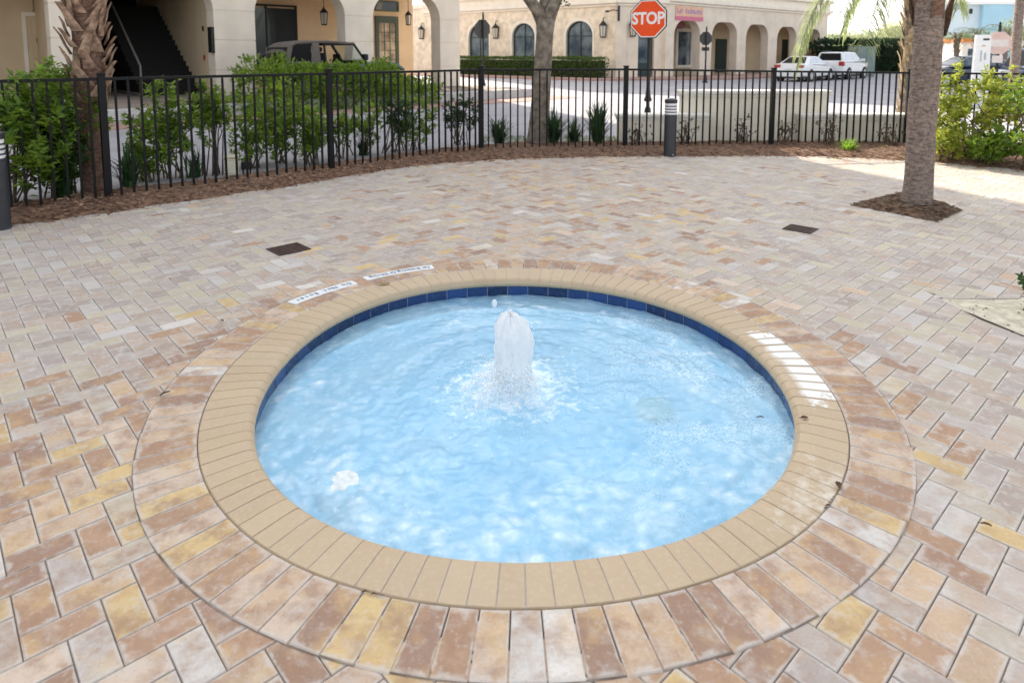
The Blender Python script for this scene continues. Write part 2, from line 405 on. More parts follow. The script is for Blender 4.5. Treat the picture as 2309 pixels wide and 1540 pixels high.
ANG = radians(42.3); ca, sa = cos(ANG), sin(ANG); W = .1006; G2 = .0016
pv = MB(); pv.col = []; pv.tone = []; pv.edge = []
def l2w(u, v): return (u * ca - v * sa + .013, u * sa + v * ca + .02)
for i in range(-150, 190):
    for j in range(-190, 170):
        k = (i - j) % 4
        if k == 0: u0, v0, du, dv = i, j, 2, 1
        elif k == 3: u0, v0, du, dv = i, j, 1, 2
        else: continue
        cx, cy = l2w((u0 + du / 2) * W, (v0 + dv / 2) * W)
        if not (-9 < cx < 10.8 and -2.5 < cy < 12.6): continue
        if cy > 9 and cx < -3 or cy - 6.2 > 1.0 * (cx + 4.9) + 1.2: continue
        th = atan2(cy - PC.y, cx - PC.x); d = sqrt((cx - PC.x) ** 2 + (cy - PC.y) ** 2)
        if d < r_ring(th) - .13: continue
        a0, b0, a1, b1 = u0 * W + G2, v0 * W + G2, (u0 + du) * W - G2, (v0 + dv) * W - G2
        poly = [l2w(a0, b0), l2w(a1, b0), l2w(a1, b1), l2w(a0, b1)]
        if cx > 2.4 and 3 < cy < 5:
            poly = clip_out(poly, SANDP)
            if poly is None: continue
        add_paver(pv, poly, 0.0, warmth(cx, cy))
paving = structure(pv.build('brick_paving', BRK, fix=False))
rb = MB(); rb.col = []; rb.tone = []; rb.edge = []
NR = 106
for i in range(NR):
    t0 = 2 * pi * i / NR; t1 = 2 * pi * (i + 1) / NR; g = .0021 / 1.65; tm = (t0 + t1) / 2
    ro = r_ring(tm) + U(-.004, .004)
    poly = [pol(t0 + g, r_out(t0) + .003)[:2], pol(t0 + g, ro)[:2], pol(t1 - g, ro)[:2], pol(t1 - g, r_out(t1) + .003)[:2]]
    w = 1.0 if (cos(tm) < .2 or sin(tm) < .2) else .8
    add_paver(rb, poly, .004, w + .2, depth=.036)
ring = structure(rb.build('paving_border_ring', BRK, fix=False))
# thin collar of sand in the joint under the ring
cj = MB(); n = 160
cj.add([pol(2 * pi * i / n, r_out(2 * pi * i / n) - .03, -.010) for i in range(n)] + [pol(2 * pi * i / n, r_ring(2 * pi * i / n) - .03, -.010) for i in range(n)],
       [(i, (i + 1) % n, n + (i + 1) % n, n + i) for i in range(n)])
structure(cj.build('border_joint_sand', plain('dark_joint', (.13, .10, .08), 1, .3, 20)))

jb = MB(); n = 200
jb.add([pol(2 * pi * i / n, r_ring(2 * pi * i / n) - .004, .0014) for i in range(n)] + [pol(2 * pi * i / n, r_ring(2 * pi * i / n) + .0022 + .002 * noise.noise((i * .7, 0, 0)), .0014) for i in range(n)], [(i, (i + 1) % n, n + (i + 1) % n, n + i) for i in range(n)])
structure(jb.build('ring_outer_joint', plain('ring_joint_dirt', (.10, .075, .06), 1, .4, 8, c2=(.30, .25, .21))))
# ------------------------------------------------------------------ fountain basin
basin = thing('fountain_basin', 'round sunken fountain basin with tan brick coping and blue tile band', 'fountain', (PC.x, PC.y, 0))
def node_len(nt, v):
    q_ = node(nt, 'ShaderNodeVectorMath', operation='LENGTH'); nt.links.new(v, q_.inputs[0]); return q_.outputs['Value']
COP, nt, b = new_mat('tan_coping')
pos = geo_pos(nt)
rnd = node(nt, 'ShaderNodeNewGeometry').outputs['Random Per Island']
c = mixc(nt, rnd, (.455, .34, .215), (.495, .38, .245))
c = mixc(nt, ramp(nt, nz(nt, pos, 5, 5), .42, .68, 0, .5), c, (.46, .36, .245))
c = mixc(nt, ramp(nt, nz(nt, pos, 70, 3), .5, .8, 0, .3), c, (.66, .55, .40))
# sky sheen of the wet right-hand coping, painted white into its colour
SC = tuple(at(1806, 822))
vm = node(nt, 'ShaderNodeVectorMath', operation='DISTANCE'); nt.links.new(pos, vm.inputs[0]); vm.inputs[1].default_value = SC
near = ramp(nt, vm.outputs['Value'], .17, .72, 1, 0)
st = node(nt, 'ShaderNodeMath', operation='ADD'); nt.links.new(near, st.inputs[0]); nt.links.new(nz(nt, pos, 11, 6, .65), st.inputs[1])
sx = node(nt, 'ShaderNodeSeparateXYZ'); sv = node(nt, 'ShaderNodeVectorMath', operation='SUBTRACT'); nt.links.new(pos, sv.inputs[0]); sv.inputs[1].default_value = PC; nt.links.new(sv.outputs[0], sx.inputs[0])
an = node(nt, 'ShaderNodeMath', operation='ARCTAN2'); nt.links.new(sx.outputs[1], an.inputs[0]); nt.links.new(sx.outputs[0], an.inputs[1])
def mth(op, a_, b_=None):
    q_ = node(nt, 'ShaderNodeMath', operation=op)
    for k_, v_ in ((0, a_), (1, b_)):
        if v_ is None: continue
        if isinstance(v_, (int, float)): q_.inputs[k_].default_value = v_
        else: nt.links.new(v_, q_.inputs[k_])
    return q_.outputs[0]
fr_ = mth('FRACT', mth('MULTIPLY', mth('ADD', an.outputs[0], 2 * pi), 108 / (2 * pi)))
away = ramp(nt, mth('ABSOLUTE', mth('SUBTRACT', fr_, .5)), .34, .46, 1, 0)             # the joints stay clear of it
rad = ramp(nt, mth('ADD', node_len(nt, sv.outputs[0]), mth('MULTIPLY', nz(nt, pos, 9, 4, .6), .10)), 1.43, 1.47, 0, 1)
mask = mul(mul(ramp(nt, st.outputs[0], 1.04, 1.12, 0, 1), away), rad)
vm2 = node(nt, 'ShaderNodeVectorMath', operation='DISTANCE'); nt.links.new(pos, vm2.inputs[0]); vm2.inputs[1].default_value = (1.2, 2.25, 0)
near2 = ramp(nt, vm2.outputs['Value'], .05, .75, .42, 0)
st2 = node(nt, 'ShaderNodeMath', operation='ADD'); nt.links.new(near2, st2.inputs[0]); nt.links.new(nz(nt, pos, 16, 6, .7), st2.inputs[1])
mask2 = ramp(nt, st2.outputs[0], .80, 1.0, 0, .6)  # thinner second patch of the same painted sheen
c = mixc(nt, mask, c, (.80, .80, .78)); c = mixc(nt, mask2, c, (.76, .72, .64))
nt.links.new(c, b.inputs['Base Color']); b.inputs['Roughness'].default_value = .6
bump(nt, b, nz(nt, pos, 140, 3), .12, .003)
GROUT = plain('grout_lilac', (.50, .45, .43), .95, .1, 30)
cb = MB(); NC = 108
PROF = [(0, -.03), (0, -.002), (.02, .005), (.5, .008), (.80, .008), (.90, .004), (.965, -.008), (1.0, -.026), (.985, -.042), (.93, -.052), (.80, -.055)]
def cop_pt(th, t, z, dn=0):
    ro = r_out(th); ri = r_in(th); return pol(th, ro + (ri - ro) * t, z)
cb.smooth = False
for i in range(NC):
    t0 = 2 * pi * i / NC; t1 = 2 * pi * (i + 1) / NC; g = .0021 / 1.4
    rows = [t0 + g, (t0 + t1) / 2, t1 - g]; dz = U(-.0008, .0008)
    vs = [cop_pt(th, t, z + dz) for th in rows for t, z in PROF]; m = len(PROF)
    fs = [(r * m + k, r * m + k + 1, (r + 1) * m + k + 1, (r + 1) * m + k) for r in range(2) for k in range(m - 1)]
    fs += [tuple(range(m)), tuple(2 * m + k for k in range(m - 1, -1, -1))]
    cb.add(vs, fs, mi=0)
n = 216; m = len(PROF)
def shr(t, z): return (t * .992 + .002, z - (.0025 if z > -.02 else -.0025))
vs = [cop_pt(2 * pi * i / n, *shr(t, z)) for i in range(n) for t, z in PROF]
cb.add(vs, [(i * m + k, i * m + k + 1, ((i + 1) % n) * m + k + 1, ((i + 1) % n) * m + k) for i in range(n) for k in range(m - 1)], mi=1)
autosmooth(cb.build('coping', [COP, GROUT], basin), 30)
TILE, nt, b = new_mat('cobalt_tile')
pos = geo_pos(nt); rnd = node(nt, 'ShaderNodeNewGeometry').outputs['Random Per Island']
c = mixc(nt, rnd, (.004, .013, .055), (.014, .05, .19)); c = mixc(nt, ramp(nt, nz(nt, pos, 38, 4), .5, .7, 0, .6), c, (.022, .07, .17))
nt.links.new(c, b.inputs['Base Color']); b.inputs['Roughness'].default_value = .18
bump(nt, b, nz(nt, pos, 60, 3), .3, .004)
tb = MB(); NT = 58
for i in range(NT):
    g = .002 / 1.3; t0 = 2 * pi * i / NT + g; t1 = 2 * pi * (i + 1) / NT - g
    q = [t0, (t0 + t1) / 2, t1]
    vs = [pol(t, r_in(t) + .016, z) for t in q for z in (-.052, -.215)]
    tb.add(vs, [(0, 1, 3, 2), (2, 3, 5, 4)], mi=0)
n = 232
tb.add([pol(2 * pi * i / n, r_in(2 * pi * i / n) + .0195, z) for i in range(n) for z in (-.052, -.215)], [(2 * i, 2 * i + 1, (2 * i + 3) % (2 * n), (2 * i + 2) % (2 * n)) for i in range(n)], mi=1)
tb.build('tile_band', [TILE, plain('tile_grout', (.42, .46, .58), .8, .05, 20)], basin)
PLAS = plain('blue_plaster', (.62, .84, .96), .8, .12, 3, .2, 30)
sb = MB(); n = 120; ringsz = [(.022, -.21), (.022, -.34), (-.05, -.43), (-.2, -.45)]
vs = [pol(2 * pi * i / n, r_in(2 * pi * i / n) + dr, z) for dr, z in ringsz for i in range(n)] + [pol(0, 0, -.46)]
fs = [(k * n + i, k * n + (i + 1) % n, (k + 1) * n + (i + 1) % n, (k + 1) * n + i) for k in range(3) for i in range(n)] + [(3 * n + i, 3 * n + (i + 1) % n, 4 * n) for i in range(n)]
sb.add(vs, fs); sb.build('basin_shell', PLAS, basin, smooth=True)
# fittings on the basin floor
dp = at(765, 1085, -.12)
dm = MB(); dm.lathe([(.06, -.25), (.06, -.001), (.098, 0), (.104, .05), (.10, .072), (.08, .08), (.05, .085), (.0005, .088)], (dp.x, dp.y, -.2015), 32)
for v in dm.v:
    v += noise.noise_vector(v * 34) * .0032
tag(dm.build('skimmer_fitting', plain('white_fitting', (.72, .79, .82), .5, .12, 40), smooth=False), 'round white fitting awash at the near left edge of the basin', 'pool fitting')
lp = at(1475, 885, -.32)
lm = MB(); lm.lathe([(.09, 0), (.095, .03), (.075, .055), (.0005, .06)], (lp.x, lp.y, -.455), 28); lm.lathe([(.10, .0), (.11, .012), (.10, .03)], (lp.x, lp.y, -.43), 28)
tag(lm.build('underwater_light', plain('yellowed_lens', (.52, .58, .40), .4, .1, 20), smooth=True), 'yellowish round underwater light on the basin floor beside the jet', 'pool light')

# ------------------------------------------------------------------ water
JET = at(1160, 872, -.120); WL = -.120
def wave(x, y):
    dx, dy = x - JET.x, y - JET.y; r = sqrt(dx * dx + dy * dy)
    k = .75 + .5 * smooth(-.2, .9, dx) + .35 * smooth(-.2, -.9, dy)
    h = .0045 * sin(r * 30 - 1.2 + 1.6 * noise.noise((x * 2.5, y * 2.5, 9))) * exp(-r * .9) 
    h += k * (.0085 * noise.noise((x * 5.2, y * 5.2, 1.7)) + .0085 * (.5 - abs(noise.noise((x * 10, y * 10, 4.2)))) + .0050 * noise.noise((x * 24, y * 24, 8)) + .0020 * noise.noise((x * 52, y * 52, 2)))
    h += .022 * exp(-(r / .13) ** 2)
    return h
wb = MB(); NA = 300; NRR = 120
vs = [(PC.x, PC.y, WL + wave(PC.x, PC.y))]
for i in range(1, NRR + 1):
    for j in range(NA):
        th = 2 * pi * j / NA; r = (r_in(th) + .0155) * i / NRR; x, y, _ = pol(th, r); vs.append((x, y, WL + wave(x, y)))
fs = [(0, 1 + j, 1 + (j + 1) % NA) for j in range(NA)]
for i in range(NRR - 1):
    for j in range(NA):
        a = 1 + i * NA; fs.append((a + j, a + NA + j, a + NA + (j + 1) % NA, a + (j + 1) % NA))
wb.add(vs, fs)
WAT, nt, b = new_mat('aerated_water')
pos = geo_pos(nt)
wp = node(nt, 'ShaderNodeMapping'); nt.links.new(pos, wp.inputs[0])
dist = node(nt, 'ShaderNodeMixRGB'); dist.inputs[0].default_value = .10
nn = node(nt, 'ShaderNodeTexNoise'); nn.inputs['Scale'].default_value = 5; nt.links.new(pos, nn.inputs['Vector'])
nt.links.new(pos, dist.inputs[1]); nt.links.new(nn.outputs['Color'], dist.inputs[2])
f1 = nz(nt, dist.outputs[0], 7, 7, .62)
def mx_add(a_, b_):
    q_ = node(nt, 'ShaderNodeMath', operation='ADD'); nt.links.new(a_, q_.inputs[0]); nt.links.new(b_, q_.inputs[1]); return q_.outputs[0]
def vor(scale, warp, feature, rnd=1.0):
    wv = node(nt, 'ShaderNodeTexNoise'); wv.inputs['Scale'].default_value = scale * .55; wv.inputs['Detail'].default_value = 4; nt.links.new(pos, wv.inputs['Vector'])
    ma = node(nt, 'ShaderNodeVectorMath', operation='MULTIPLY_ADD'); nt.links.new(wv.outputs['Color'], ma.inputs[0]); ma.inputs[1].default_value = (warp,) * 3; nt.links.new(pos, ma.inputs[2])
    v_ = node(nt, 'ShaderNodeTexVoronoi', feature=feature); v_.inputs['Scale'].default_value = scale; v_.inputs['Randomness'].default_value = rnd; nt.links.new(ma.outputs[0], v_.inputs['Vector']); return v_.outputs['Distance']
vd = node(nt, 'ShaderNodeVectorMath', operation='DISTANCE'); nt.links.new(pos, vd.inputs[0]); vd.inputs[1].default_value = JET
sxy = node(nt, 'ShaderNodeSeparateXYZ'); nt.links.new(pos, sxy.inputs[0])
jm = ramp(nt, vd.outputs['Value'], .06, .50, .34, 0)
fa = node(nt, 'ShaderNodeMath', operation='ADD'); nt.links.new(nz(nt, dist.outputs[0], 17, 7, .68), fa.inputs[0]); nt.links.new(jm, fa.inputs[1])
foam = ramp(nt, fa.outputs[0], .60, .82, 0, .85)
edge = ramp(nt, vd.outputs['Value'], .45, 1.05, 0, 1)                       # bubbles and painted caustic blobs, kept away from the jet
blob = mul(mul(mul(ramp(nt, vor(10, .26, 'F1'), .02, .62, .9, 0), ramp(nt, nz(nt, dist.outputs[0], 26, 5, .7), .30, .62, .45, 1)), ramp(nt, mx_add(nz(nt, pos, 3.3, 4, .6), ramp(nt, sxy.outputs[1], 3.3, 2.3, 0, .13)), .40, .64, 0, .95)), edge)
right = ramp(nt, sxy.outputs[0], .25, .95, 0, 1)
lace = mul(mul(ramp(nt, vor(25, .30, 'DISTANCE_TO_EDGE'), .0, .13, .85, 0), ramp(nt, nz(nt, pos, 4.2, 4, .6), .40, .62, 0, 1)), right)  # glints on the right-hand ripples painted as pale lace
fine = mul(ramp(nt, nz(nt, dist.outputs[0], 30, 6, .75), .54, .70, 0, .34), edge)
def mx(a_, b_):
    q_ = node(nt, 'ShaderNodeMath', operation='MAXIMUM'); nt.links.new(a_, q_.inputs[0]); nt.links.new(b_, q_.inputs[1]); return q_
fm = mx(mx(foam, blob).outputs[0], mx(lace, fine).outputs[0])
body = mixc(nt, ramp(nt, nz(nt, pos, 2.2, 4), .35, .65), (.39, .71, .945), (.50, .80, .975))
nt.links.new(mixc(nt, fm.outputs[0], body, (.84, .94, .98)), b.inputs['Base Color'])
b.inputs['Roughness'].default_value = .07; b.inputs['IOR'].default_value = 1.33; b.inputs['Specular IOR Level'].default_value = .5
bump(nt, b, nz(nt, pos, 48, 4, .6), .30, .006)
tr = node(nt, 'ShaderNodeBsdfTransparent'); tr.inputs[0].default_value = (.74, .91, .99, 1)
tf = node(nt, 'ShaderNodeMath', operation='MULTIPLY_ADD'); nt.links.new(fm.outputs[0], tf.inputs[0]); tf.inputs[1].default_value = .40; tf.inputs[2].default_value = .55
ms = node(nt, 'ShaderNodeMixShader'); nt.links.new(tf.outputs[0], ms.inputs[0]); nt.links.new(tr.outputs[0], ms.inputs[1]); nt.links.new(b.outputs[0], ms.inputs[2])
nt.links.new(ms.outputs[0], nt.nodes['Material Output'].inputs['Surface'])
structure(wb.build('water', WAT, smooth=True, fix=False))

# ------------------------------------------------------------------ water jet
jet = thing('water_jet', 'white foaming water jet bubbling up in the middle of the basin', 'fountain jet', tuple(JET))
FOAM, nt, b = new_mat('white_foam')
pos = geo_pos(nt)
nt.links.new(mixc(nt, ramp(nt, nz(nt, pos, 30, 5), .40, .62), (.97, .98, .99), (.88, .94, .98)), b.inputs['Base Color'])
b.inputs['Roughness'].default_value = .5; b.inputs['Specular IOR Level'].default_value = .2; b.inputs['Subsurface Weight'].default_value = .8; b.inputs['Subsurface Radius'].default_value = (.05, .055, .06)
bump(nt, b, nz(nt, pos, 75, 5, .65), .35, .008)
al = node(nt, 'ShaderNodeBsdfTransparent'); mp = node(nt, 'ShaderNodeMapping'); mp.inputs['Scale'].default_value = (1, 1, .22); nt.links.new(pos, mp.inputs[0])
sz = node(nt, 'ShaderNodeSeparateXYZ'); nt.links.new(pos, sz.inputs[0])
hz_ = ramp(nt, sz.outputs[2], JET.z, JET.z + .17, -.13, .27)
aa = node(nt, 'ShaderNodeMath', operation='ADD'); nt.links.new(nz(nt, mp.outputs[0], 42, 5, .65), aa.inputs[0]); nt.links.new(hz_, aa.inputs[1])
ms = node(nt, 'ShaderNodeMixShader'); nt.links.new(ramp(nt, aa.outputs[0], .34, .56, 0, .98), ms.inputs[0]); nt.links.new(al.outputs[0], ms.inputs[1]); nt.links.new(b.outputs[0], ms.inputs[2]); nt.links.new(ms.outputs[0], nt.nodes['Material Output'].inputs['Surface'])
SPRAYF, nt, b = new_mat('falling_froth')
b.inputs['Base Color'].default_value = (.97, .985, .99, 1); b.inputs['Roughness'].default_value = .6; b.inputs['Specular IOR Level'].default_value = .1; b.inputs['Subsurface Weight'].default_value = .6; b.inputs['Subsurface Radius'].default_value = (.03, .03, .03)
pos = geo_pos(nt); al = node(nt, 'ShaderNodeBsdfTransparent'); ms = node(nt, 'ShaderNodeMixShader'); nt.links.new(ramp(nt, nz(nt, pos, 60, 6, .7), .44, .66, .0, .75), ms.inputs[0]); nt.links.new(al.outputs[0], ms.inputs[1]); nt.links.new(b.outputs[0], ms.inputs[2]); nt.links.new(ms.outputs[0], nt.nodes['Material Output'].inputs['Surface'])
def backlit(nt, b):
    tl = node(nt, 'ShaderNodeBsdfTranslucent'); tl.inputs[0].default_value = (.97, .985, 1, 1); m2 = node(nt, 'ShaderNodeMixShader'); m2.inputs[0].default_value = .38
    nt.links.new(b.outputs[0], m2.inputs[1]); nt.links.new(tl.outputs[0], m2.inputs[2])
    for l in list(nt.links):
        if l.from_node == b and l.to_node != m2: nt.links.new(m2.outputs[0], l.to_socket)
backlit(nt, b); backlit(FOAM.node_tree, FOAM.node_tree.nodes['Principled BSDF'])
SPRAY, nt, b = new_mat('spray_water')
backlit(nt, b)
b.inputs['Base Color'].default_value = (.74, .86, .95, 1); b.inputs['Roughness'].default_value = .08
def metas_to_mb(balls, res, jit=.004):
    md = bpy.data.metaballs.new('jetmeta'); md.resolution = res; md.render_resolution = res; md.threshold = .4
    for p, r in balls:
        e = md.elements.new(); e.co = p; e.radius = r
    o = bpy.data.objects.new('jetmeta', md); COL.objects.link(o)
    dg = bpy.context.evaluated_depsgraph_get(); me = o.evaluated_get(dg).to_mesh()
    mb = MB(); vs = []
    for v in me.vertices:
        q = v.co; nn_ = noise.noise_vector(q * 38) * jit + noise.noise_vector(q * 90) * jit * .5; vs.append(q + nn_)
    mb.add(vs, [tuple(p.vertices) for p in me.polygons])
    o.evaluated_get(dg).to_mesh_clear(); bpy.data.objects.remove(o); bpy.data.metaballs.remove(md)
    return mb
rj = random.Random(5)
HJ = .415
jc_ = MB(); NZ, NT_ = 110, 96; vs = []
for i in range(NZ + 1):
    t = i / NZ; z = HJ * t
    base = .084 + .012 * smooth(.1, .75, t) + .026 * smooth(.22, 0, t)
    if t > .74: base *= max(.0, 1 - ((t - .74) / .26) ** 1.55) ** .62
    for j in range(NT_):
        th = 2 * pi * j / NT_; cx_, sy_ = cos(th), sin(th)
        st_ = noise.noise((cx_ * 2.6, sy_ * 2.6, z * 5)) * .024 + noise.noise((cx_ * 5, sy_ * 5, z * 9 + 4)) * .014 + noise.noise((cx_ * 14, sy_ * 14, z * 26)) * .0075 + noise.noise((cx_ * 30, sy_ * 30, z * 60)) * .003
        r = max(.0008, base + st_ * min(1, base / .05)) * (1 + .16 * smooth(.68, .8, t) * noise.noise((cx_ * 2, sy_ * 2, 7)))
        zz = z + .034 * smooth(.7, .95, t) * noise.noise((cx_ * 3.2, sy_ * 3.2, 2.2))
        vs.append((JET.x + r * cx_ - .004 - .018 * smooth(.7, 1, t), JET.y + r * sy_, JET.z - .01 + zz))
jc_.add(vs, [(i * NT_ + j, i * NT_ + (j + 1) % NT_, (i + 1) * NT_ + (j + 1) % NT_, (i + 1) * NT_ + j) for i in range(NZ) for j in range(NT_)] + [tuple(NZ * NT_ + j for j in range(NT_))])
jc_.build('jet_column', FOAM, jet, smooth=True)
sp_ = MB()
tip = JET + Vector((-.022, 0, HJ - .02)); sp_.tube([tip, tip + Vector((0, 0, .03)), tip + Vector((-.003, 0, .062))], [.022, .013, .003], 10)
def skirt(mb, a0, a1, r0, r1, h, seed):
    """ragged sheet of froth falling from the column"""
    na, nr = 40, 14; vs = []
    for i in range(nr + 1):
        t = i / nr
        for j in range(na + 1):
            a = a0 + (a1 - a0) * j / na; k_ = .75 + .5 * noise.noise((cos(a) * 2.2, sin(a) * 2.2, seed)); r = r0 + (r1 - r0) * t * k_; z = h * k_ * (1 - t ** 1.4) - .004
            q_ = JET + Vector((cos(a) * r, sin(a) * r, z)); q_ += noise.noise_vector(q_ * 30) * .012; vs.append(q_)
    mb.add(vs, [(i * (na + 1) + j, i * (na + 1) + j + 1, (i + 1) * (na + 1) + j + 1, (i + 1) * (na + 1) + j) for i in range(nr) for j in range(na)])
skirt(sp_, 2.1, 5.4, .082, .25, .13, 1.0); skirt(sp_, 2.6, 4.9, .085, .34, .09, 5.0); skirt(sp_, -1.2, 2.4, .085, .17, .10, 9.0)
for k in range(150):                                     # broken streams: droplets drawn out along their fall
    a = rj.gauss(3.75, 1.0) if k < 180 else rj.uniform(0, 2 * pi); r0 = rj.uniform(.07, .10); r1 = r0 + abs(rj.gauss(.08, .12)); hz = rj.uniform(.02, .15)
    for s_ in range(5):
        t = rj.random(); r = r0 + (r1 - r0) * t; q_ = JET + Vector((cos(a) * r, sin(a) * r, max(0, hz * (1 + .5 * t - 1.5 * t * t)))); d_ = Vector((cos(a) * (r1 - r0), sin(a) * (r1 - r0), hz * (.5 - 3 * t))).normalized()
        l_ = rj.uniform(.004, .016); w_ = rj.uniform(.0012, .0036); sp_.tube([q_ - d_ * l_, q_ - d_ * l_ * .3, q_ + d_ * l_ * .4, q_ + d_ * l_], [w_ * .3, w_, w_ * .8, w_ * .2], 6)
tag(sp_.build('splash', SPRAYF, jet, smooth=True), kind='stuff')
dr = MB()
def drop(p, r, st=1.0):
    bm = bmesh.new(); bmesh.ops.create_icosphere(bm, subdivisions=2, radius=r)
    for v in bm.verts: v.co.z *= st
    dr.bm(bm, Matrix.Translation(p))
for k in range(420):
    a = rj.gauss(3.7, 1.25); r = abs(rj.gauss(0, .17)) + .08; z = abs(rj.gauss(0, .06)) * exp(-r) + .004
    drop(JET + Vector((cos(a) * r, sin(a) * r, z)), rj.uniform(.0010, .0034), rj.uniform(1, 3))
for k in range(160):
    a = rj.random() * 2 * pi; z = rj.random() * HJ * .95; q_ = rj.uniform(.085, .108); drop(JET + Vector((cos(a) * q_, sin(a) * q_, z)), rj.uniform(.0008, .0026), 2.2)
q = at(1108, 664, .05); k_ = (JET.y - q.y) / q.y
drop(Vector((-.105 + JET.x, JET.y, HJ + .045 + JET.z)), .015, 1.5)
tag(dr.build('spray_droplets', SPRAY, jet, smooth=True), kind='stuff')
# ------------------------------------------------------------------ drains, lettered tiles, sand bed, fallen leaves
def grate(corner_px, label):
    c = [at(*p) for p in corner_px]
    cen = sum(c, Vector()) / 4; ux = (c[1] - c[0]).normalized(); L = ((c[1] - c[0]).length + (c[2] - c[3]).length) / 4; Wd = ((c[3] - c[0]).length + (c[2] - c[1]).length) / 4
    rz = atan2(ux.y, ux.x); r = thing('drain_grate', label, 'drain grate', (cen.x, cen.y, 0), rz, 'drain grates in the paving')
    M = frame((cen.x, cen.y, 0), rz); fr = MB(M); e = .014
    fr.box(-L, L, -Wd, -Wd + e, .002, .008); fr.box(-L, L, Wd - e, Wd, .002, .008); fr.box(-L, -L + e, -Wd + e, Wd - e, .002, .008); fr.box(L - e, L, -Wd + e, Wd - e, .002, .008)
    k = 12
    for i in range(k):
        x = -L + e + (2 * L - 2 * e) * (i + .5) / k; fr.box(x - .006, x + .006, -Wd + e, Wd - e, .001, .0065)
    fr.box(-L + e, L - e, -.006, .006, .002, .007)
    fr.build('frame', GRATE, r); pit = MB(M); pit.box(-L + .004, L - .004, -Wd + .004, Wd - .004, -.004, .0012); pit.build('pit', PITD, r)
grate([(598, 562), (630, 578), (702, 563), (672, 549)], 'black drain grate set in the paving close to the lettered tile strips')
grate([(1762, 517), (1825, 528), (1848, 518), (1785, 507)], 'narrow rusty drain grate set in the paving near the palm mulch square')

def lettered(p0, p1, txt, label):
    """tile strip bent along the ring, its lettering read from inside the basin"""
    a = at(*p0); b_ = at(*p1); ta = atan2(a.y - PC.y, a.x - PC.x); tb_ = atan2(b_.y - PC.y, b_.x - PC.x); tm = (ta + tb_) / 2
    r0 = (sqrt((a.x - PC.x) ** 2 + (a.y - PC.y) ** 2) + sqrt((b_.x - PC.x) ** 2 + (b_.y - PC.y) ** 2)) / 2; hw = .042
    t = thing('lettered_tile_strip', label, 'tile strip', pol(tm, r0), 0, 'lettered tiles by the basin'); mb = MB(); n = 6
    for i in range(n):
        s0 = ta + (tb_ - ta) * i / n; s1 = ta + (tb_ - ta) * (i + 1) / n - .0012 * (1 if tb_ > ta else -1)
        lo = [pol(s0, r0 - hw, .003), pol(s0, r0 + hw, .003), pol(s1, r0 + hw, .003), pol(s1, r0 - hw, .003)]
        mb.add(lo + [(x, y, .0085) for x, y, _ in lo], [(3, 2, 1, 0), (4, 5, 6, 7), (0, 1, 5, 4), (1, 2, 6, 5), (2, 3, 7, 6), (3, 0, 4, 7)])
    mb.build('tile', TILEW, t)
    # letters stand with their feet outwards: they read from outside the basin, so upside down from the near side
    n = len(txt); sgn = 1 if tb_ > ta else -1; arc = abs(tb_ - ta) * r0; pos = 0
    for word in txt.split(' '):
        lm = MB()
        for ch in word:
            th = min(ta, tb_) + (arc * .07 + arc * .86 * (pos + .5) / n) / r0; pos += 1
            x, y, _ = pol(th, r0); text_into(lm, ch, .056, Matrix.Translation((x, y, .0095)) @ Matrix.Rotation(th + pi / 2, 4, 'Z'), .0008, .0004)
        pos += 1
        lm.build('lettering', TILET, t)
lettered((662, 687), (798, 637), 'Do Not Enter', 'shorter white tile strip lettered in blue, nearer the left side of the ring')
lettered((827, 633), (975, 601), 'No Swimming Or Diving', 'longer white tile strip lettered in blue, at the far side of the ring')

sm_ = MB(); nx, ny = 24, 16
def sandp(u, v):
    a = SANDP[0].lerp(SANDP[1], u); b_ = SANDP[3].lerp(SANDP[2], u); p = a.lerp(b_, v); return (p.x, p.y, -.0085 + .006 * noise.noise((p.x * 6, p.y * 6, 0)) + .018 * v)
sm_.add([sandp(-.02 + 1.04 * i / nx, -.03 + 1.06 * j / ny) for j in range(ny + 1) for i in range(nx + 1)],
        [(j * (nx + 1) + i, j * (nx + 1) + i + 1, (j + 1) * (nx + 1) + i + 1, (j + 1) * (nx + 1) + i) for j in range(ny) for i in range(nx)])
structure(sm_.build('sand_bed_ground', SAND, smooth=True))
pb = MB()
for k in range(26):
    u, v = R(), R() ** 1.3; p = Vector(sandp(u, v)); a = R() * 6.3; s_ = U(.006, .017)
    pb.add([p + Vector((cos(a) * s_, sin(a) * s_, .006)), p + Vector((-sin(a) * s_ * .5, cos(a) * s_ * .5, .011)), p + Vector((-cos(a) * s_, -sin(a) * s_, .006)), p + Vector((sin(a) * s_ * .5, -cos(a) * s_ * .5, .008))], [(0, 1, 2, 3)])
tag(pb.build('mulch_crumbs', DEBRIS, fix=False), 'scattered dark mulch crumbs on the pale sand bed', 'mulch crumbs', kind='stuff')

def leaf(px, py, label, L=.05, w=.02, rz=0.0, mat=None, z=.010, name='fallen_leaf'):
    p = at(px, py, z); mb = MB(frame(p, rz)); n = 6; vs = []
    for i in range(n + 1):
        t = i / n; ww = w * sin(pi * (.06 + .88 * t)) * .5; zz = .003 * sin(pi * t) + .001
        vs += [(-L / 2 + L * t, -ww, zz + .003), (-L / 2 + L * t, 0, zz), (-L / 2 + L * t, ww, zz + .004)]
    fs = []
    for i in range(n): fs += [(3 * i, 3 * i + 3, 3 * i + 4, 3 * i + 1), (3 * i + 1, 3 * i + 4, 3 * i + 5, 3 * i + 2)]
    mb.add(vs, fs); mb.tube([(-L / 2 - L * .3, 0, .004), (-L / 2, 0, .003)], .0012, 5)
    tag(mb.build(name, mat or DEBRIS, fix=False), label, 'leaf', 'fallen leaves')
leaf(1814, 943, 'dark brown curled leaf on the coping beside the painted white sheen', .035, .022, .1)
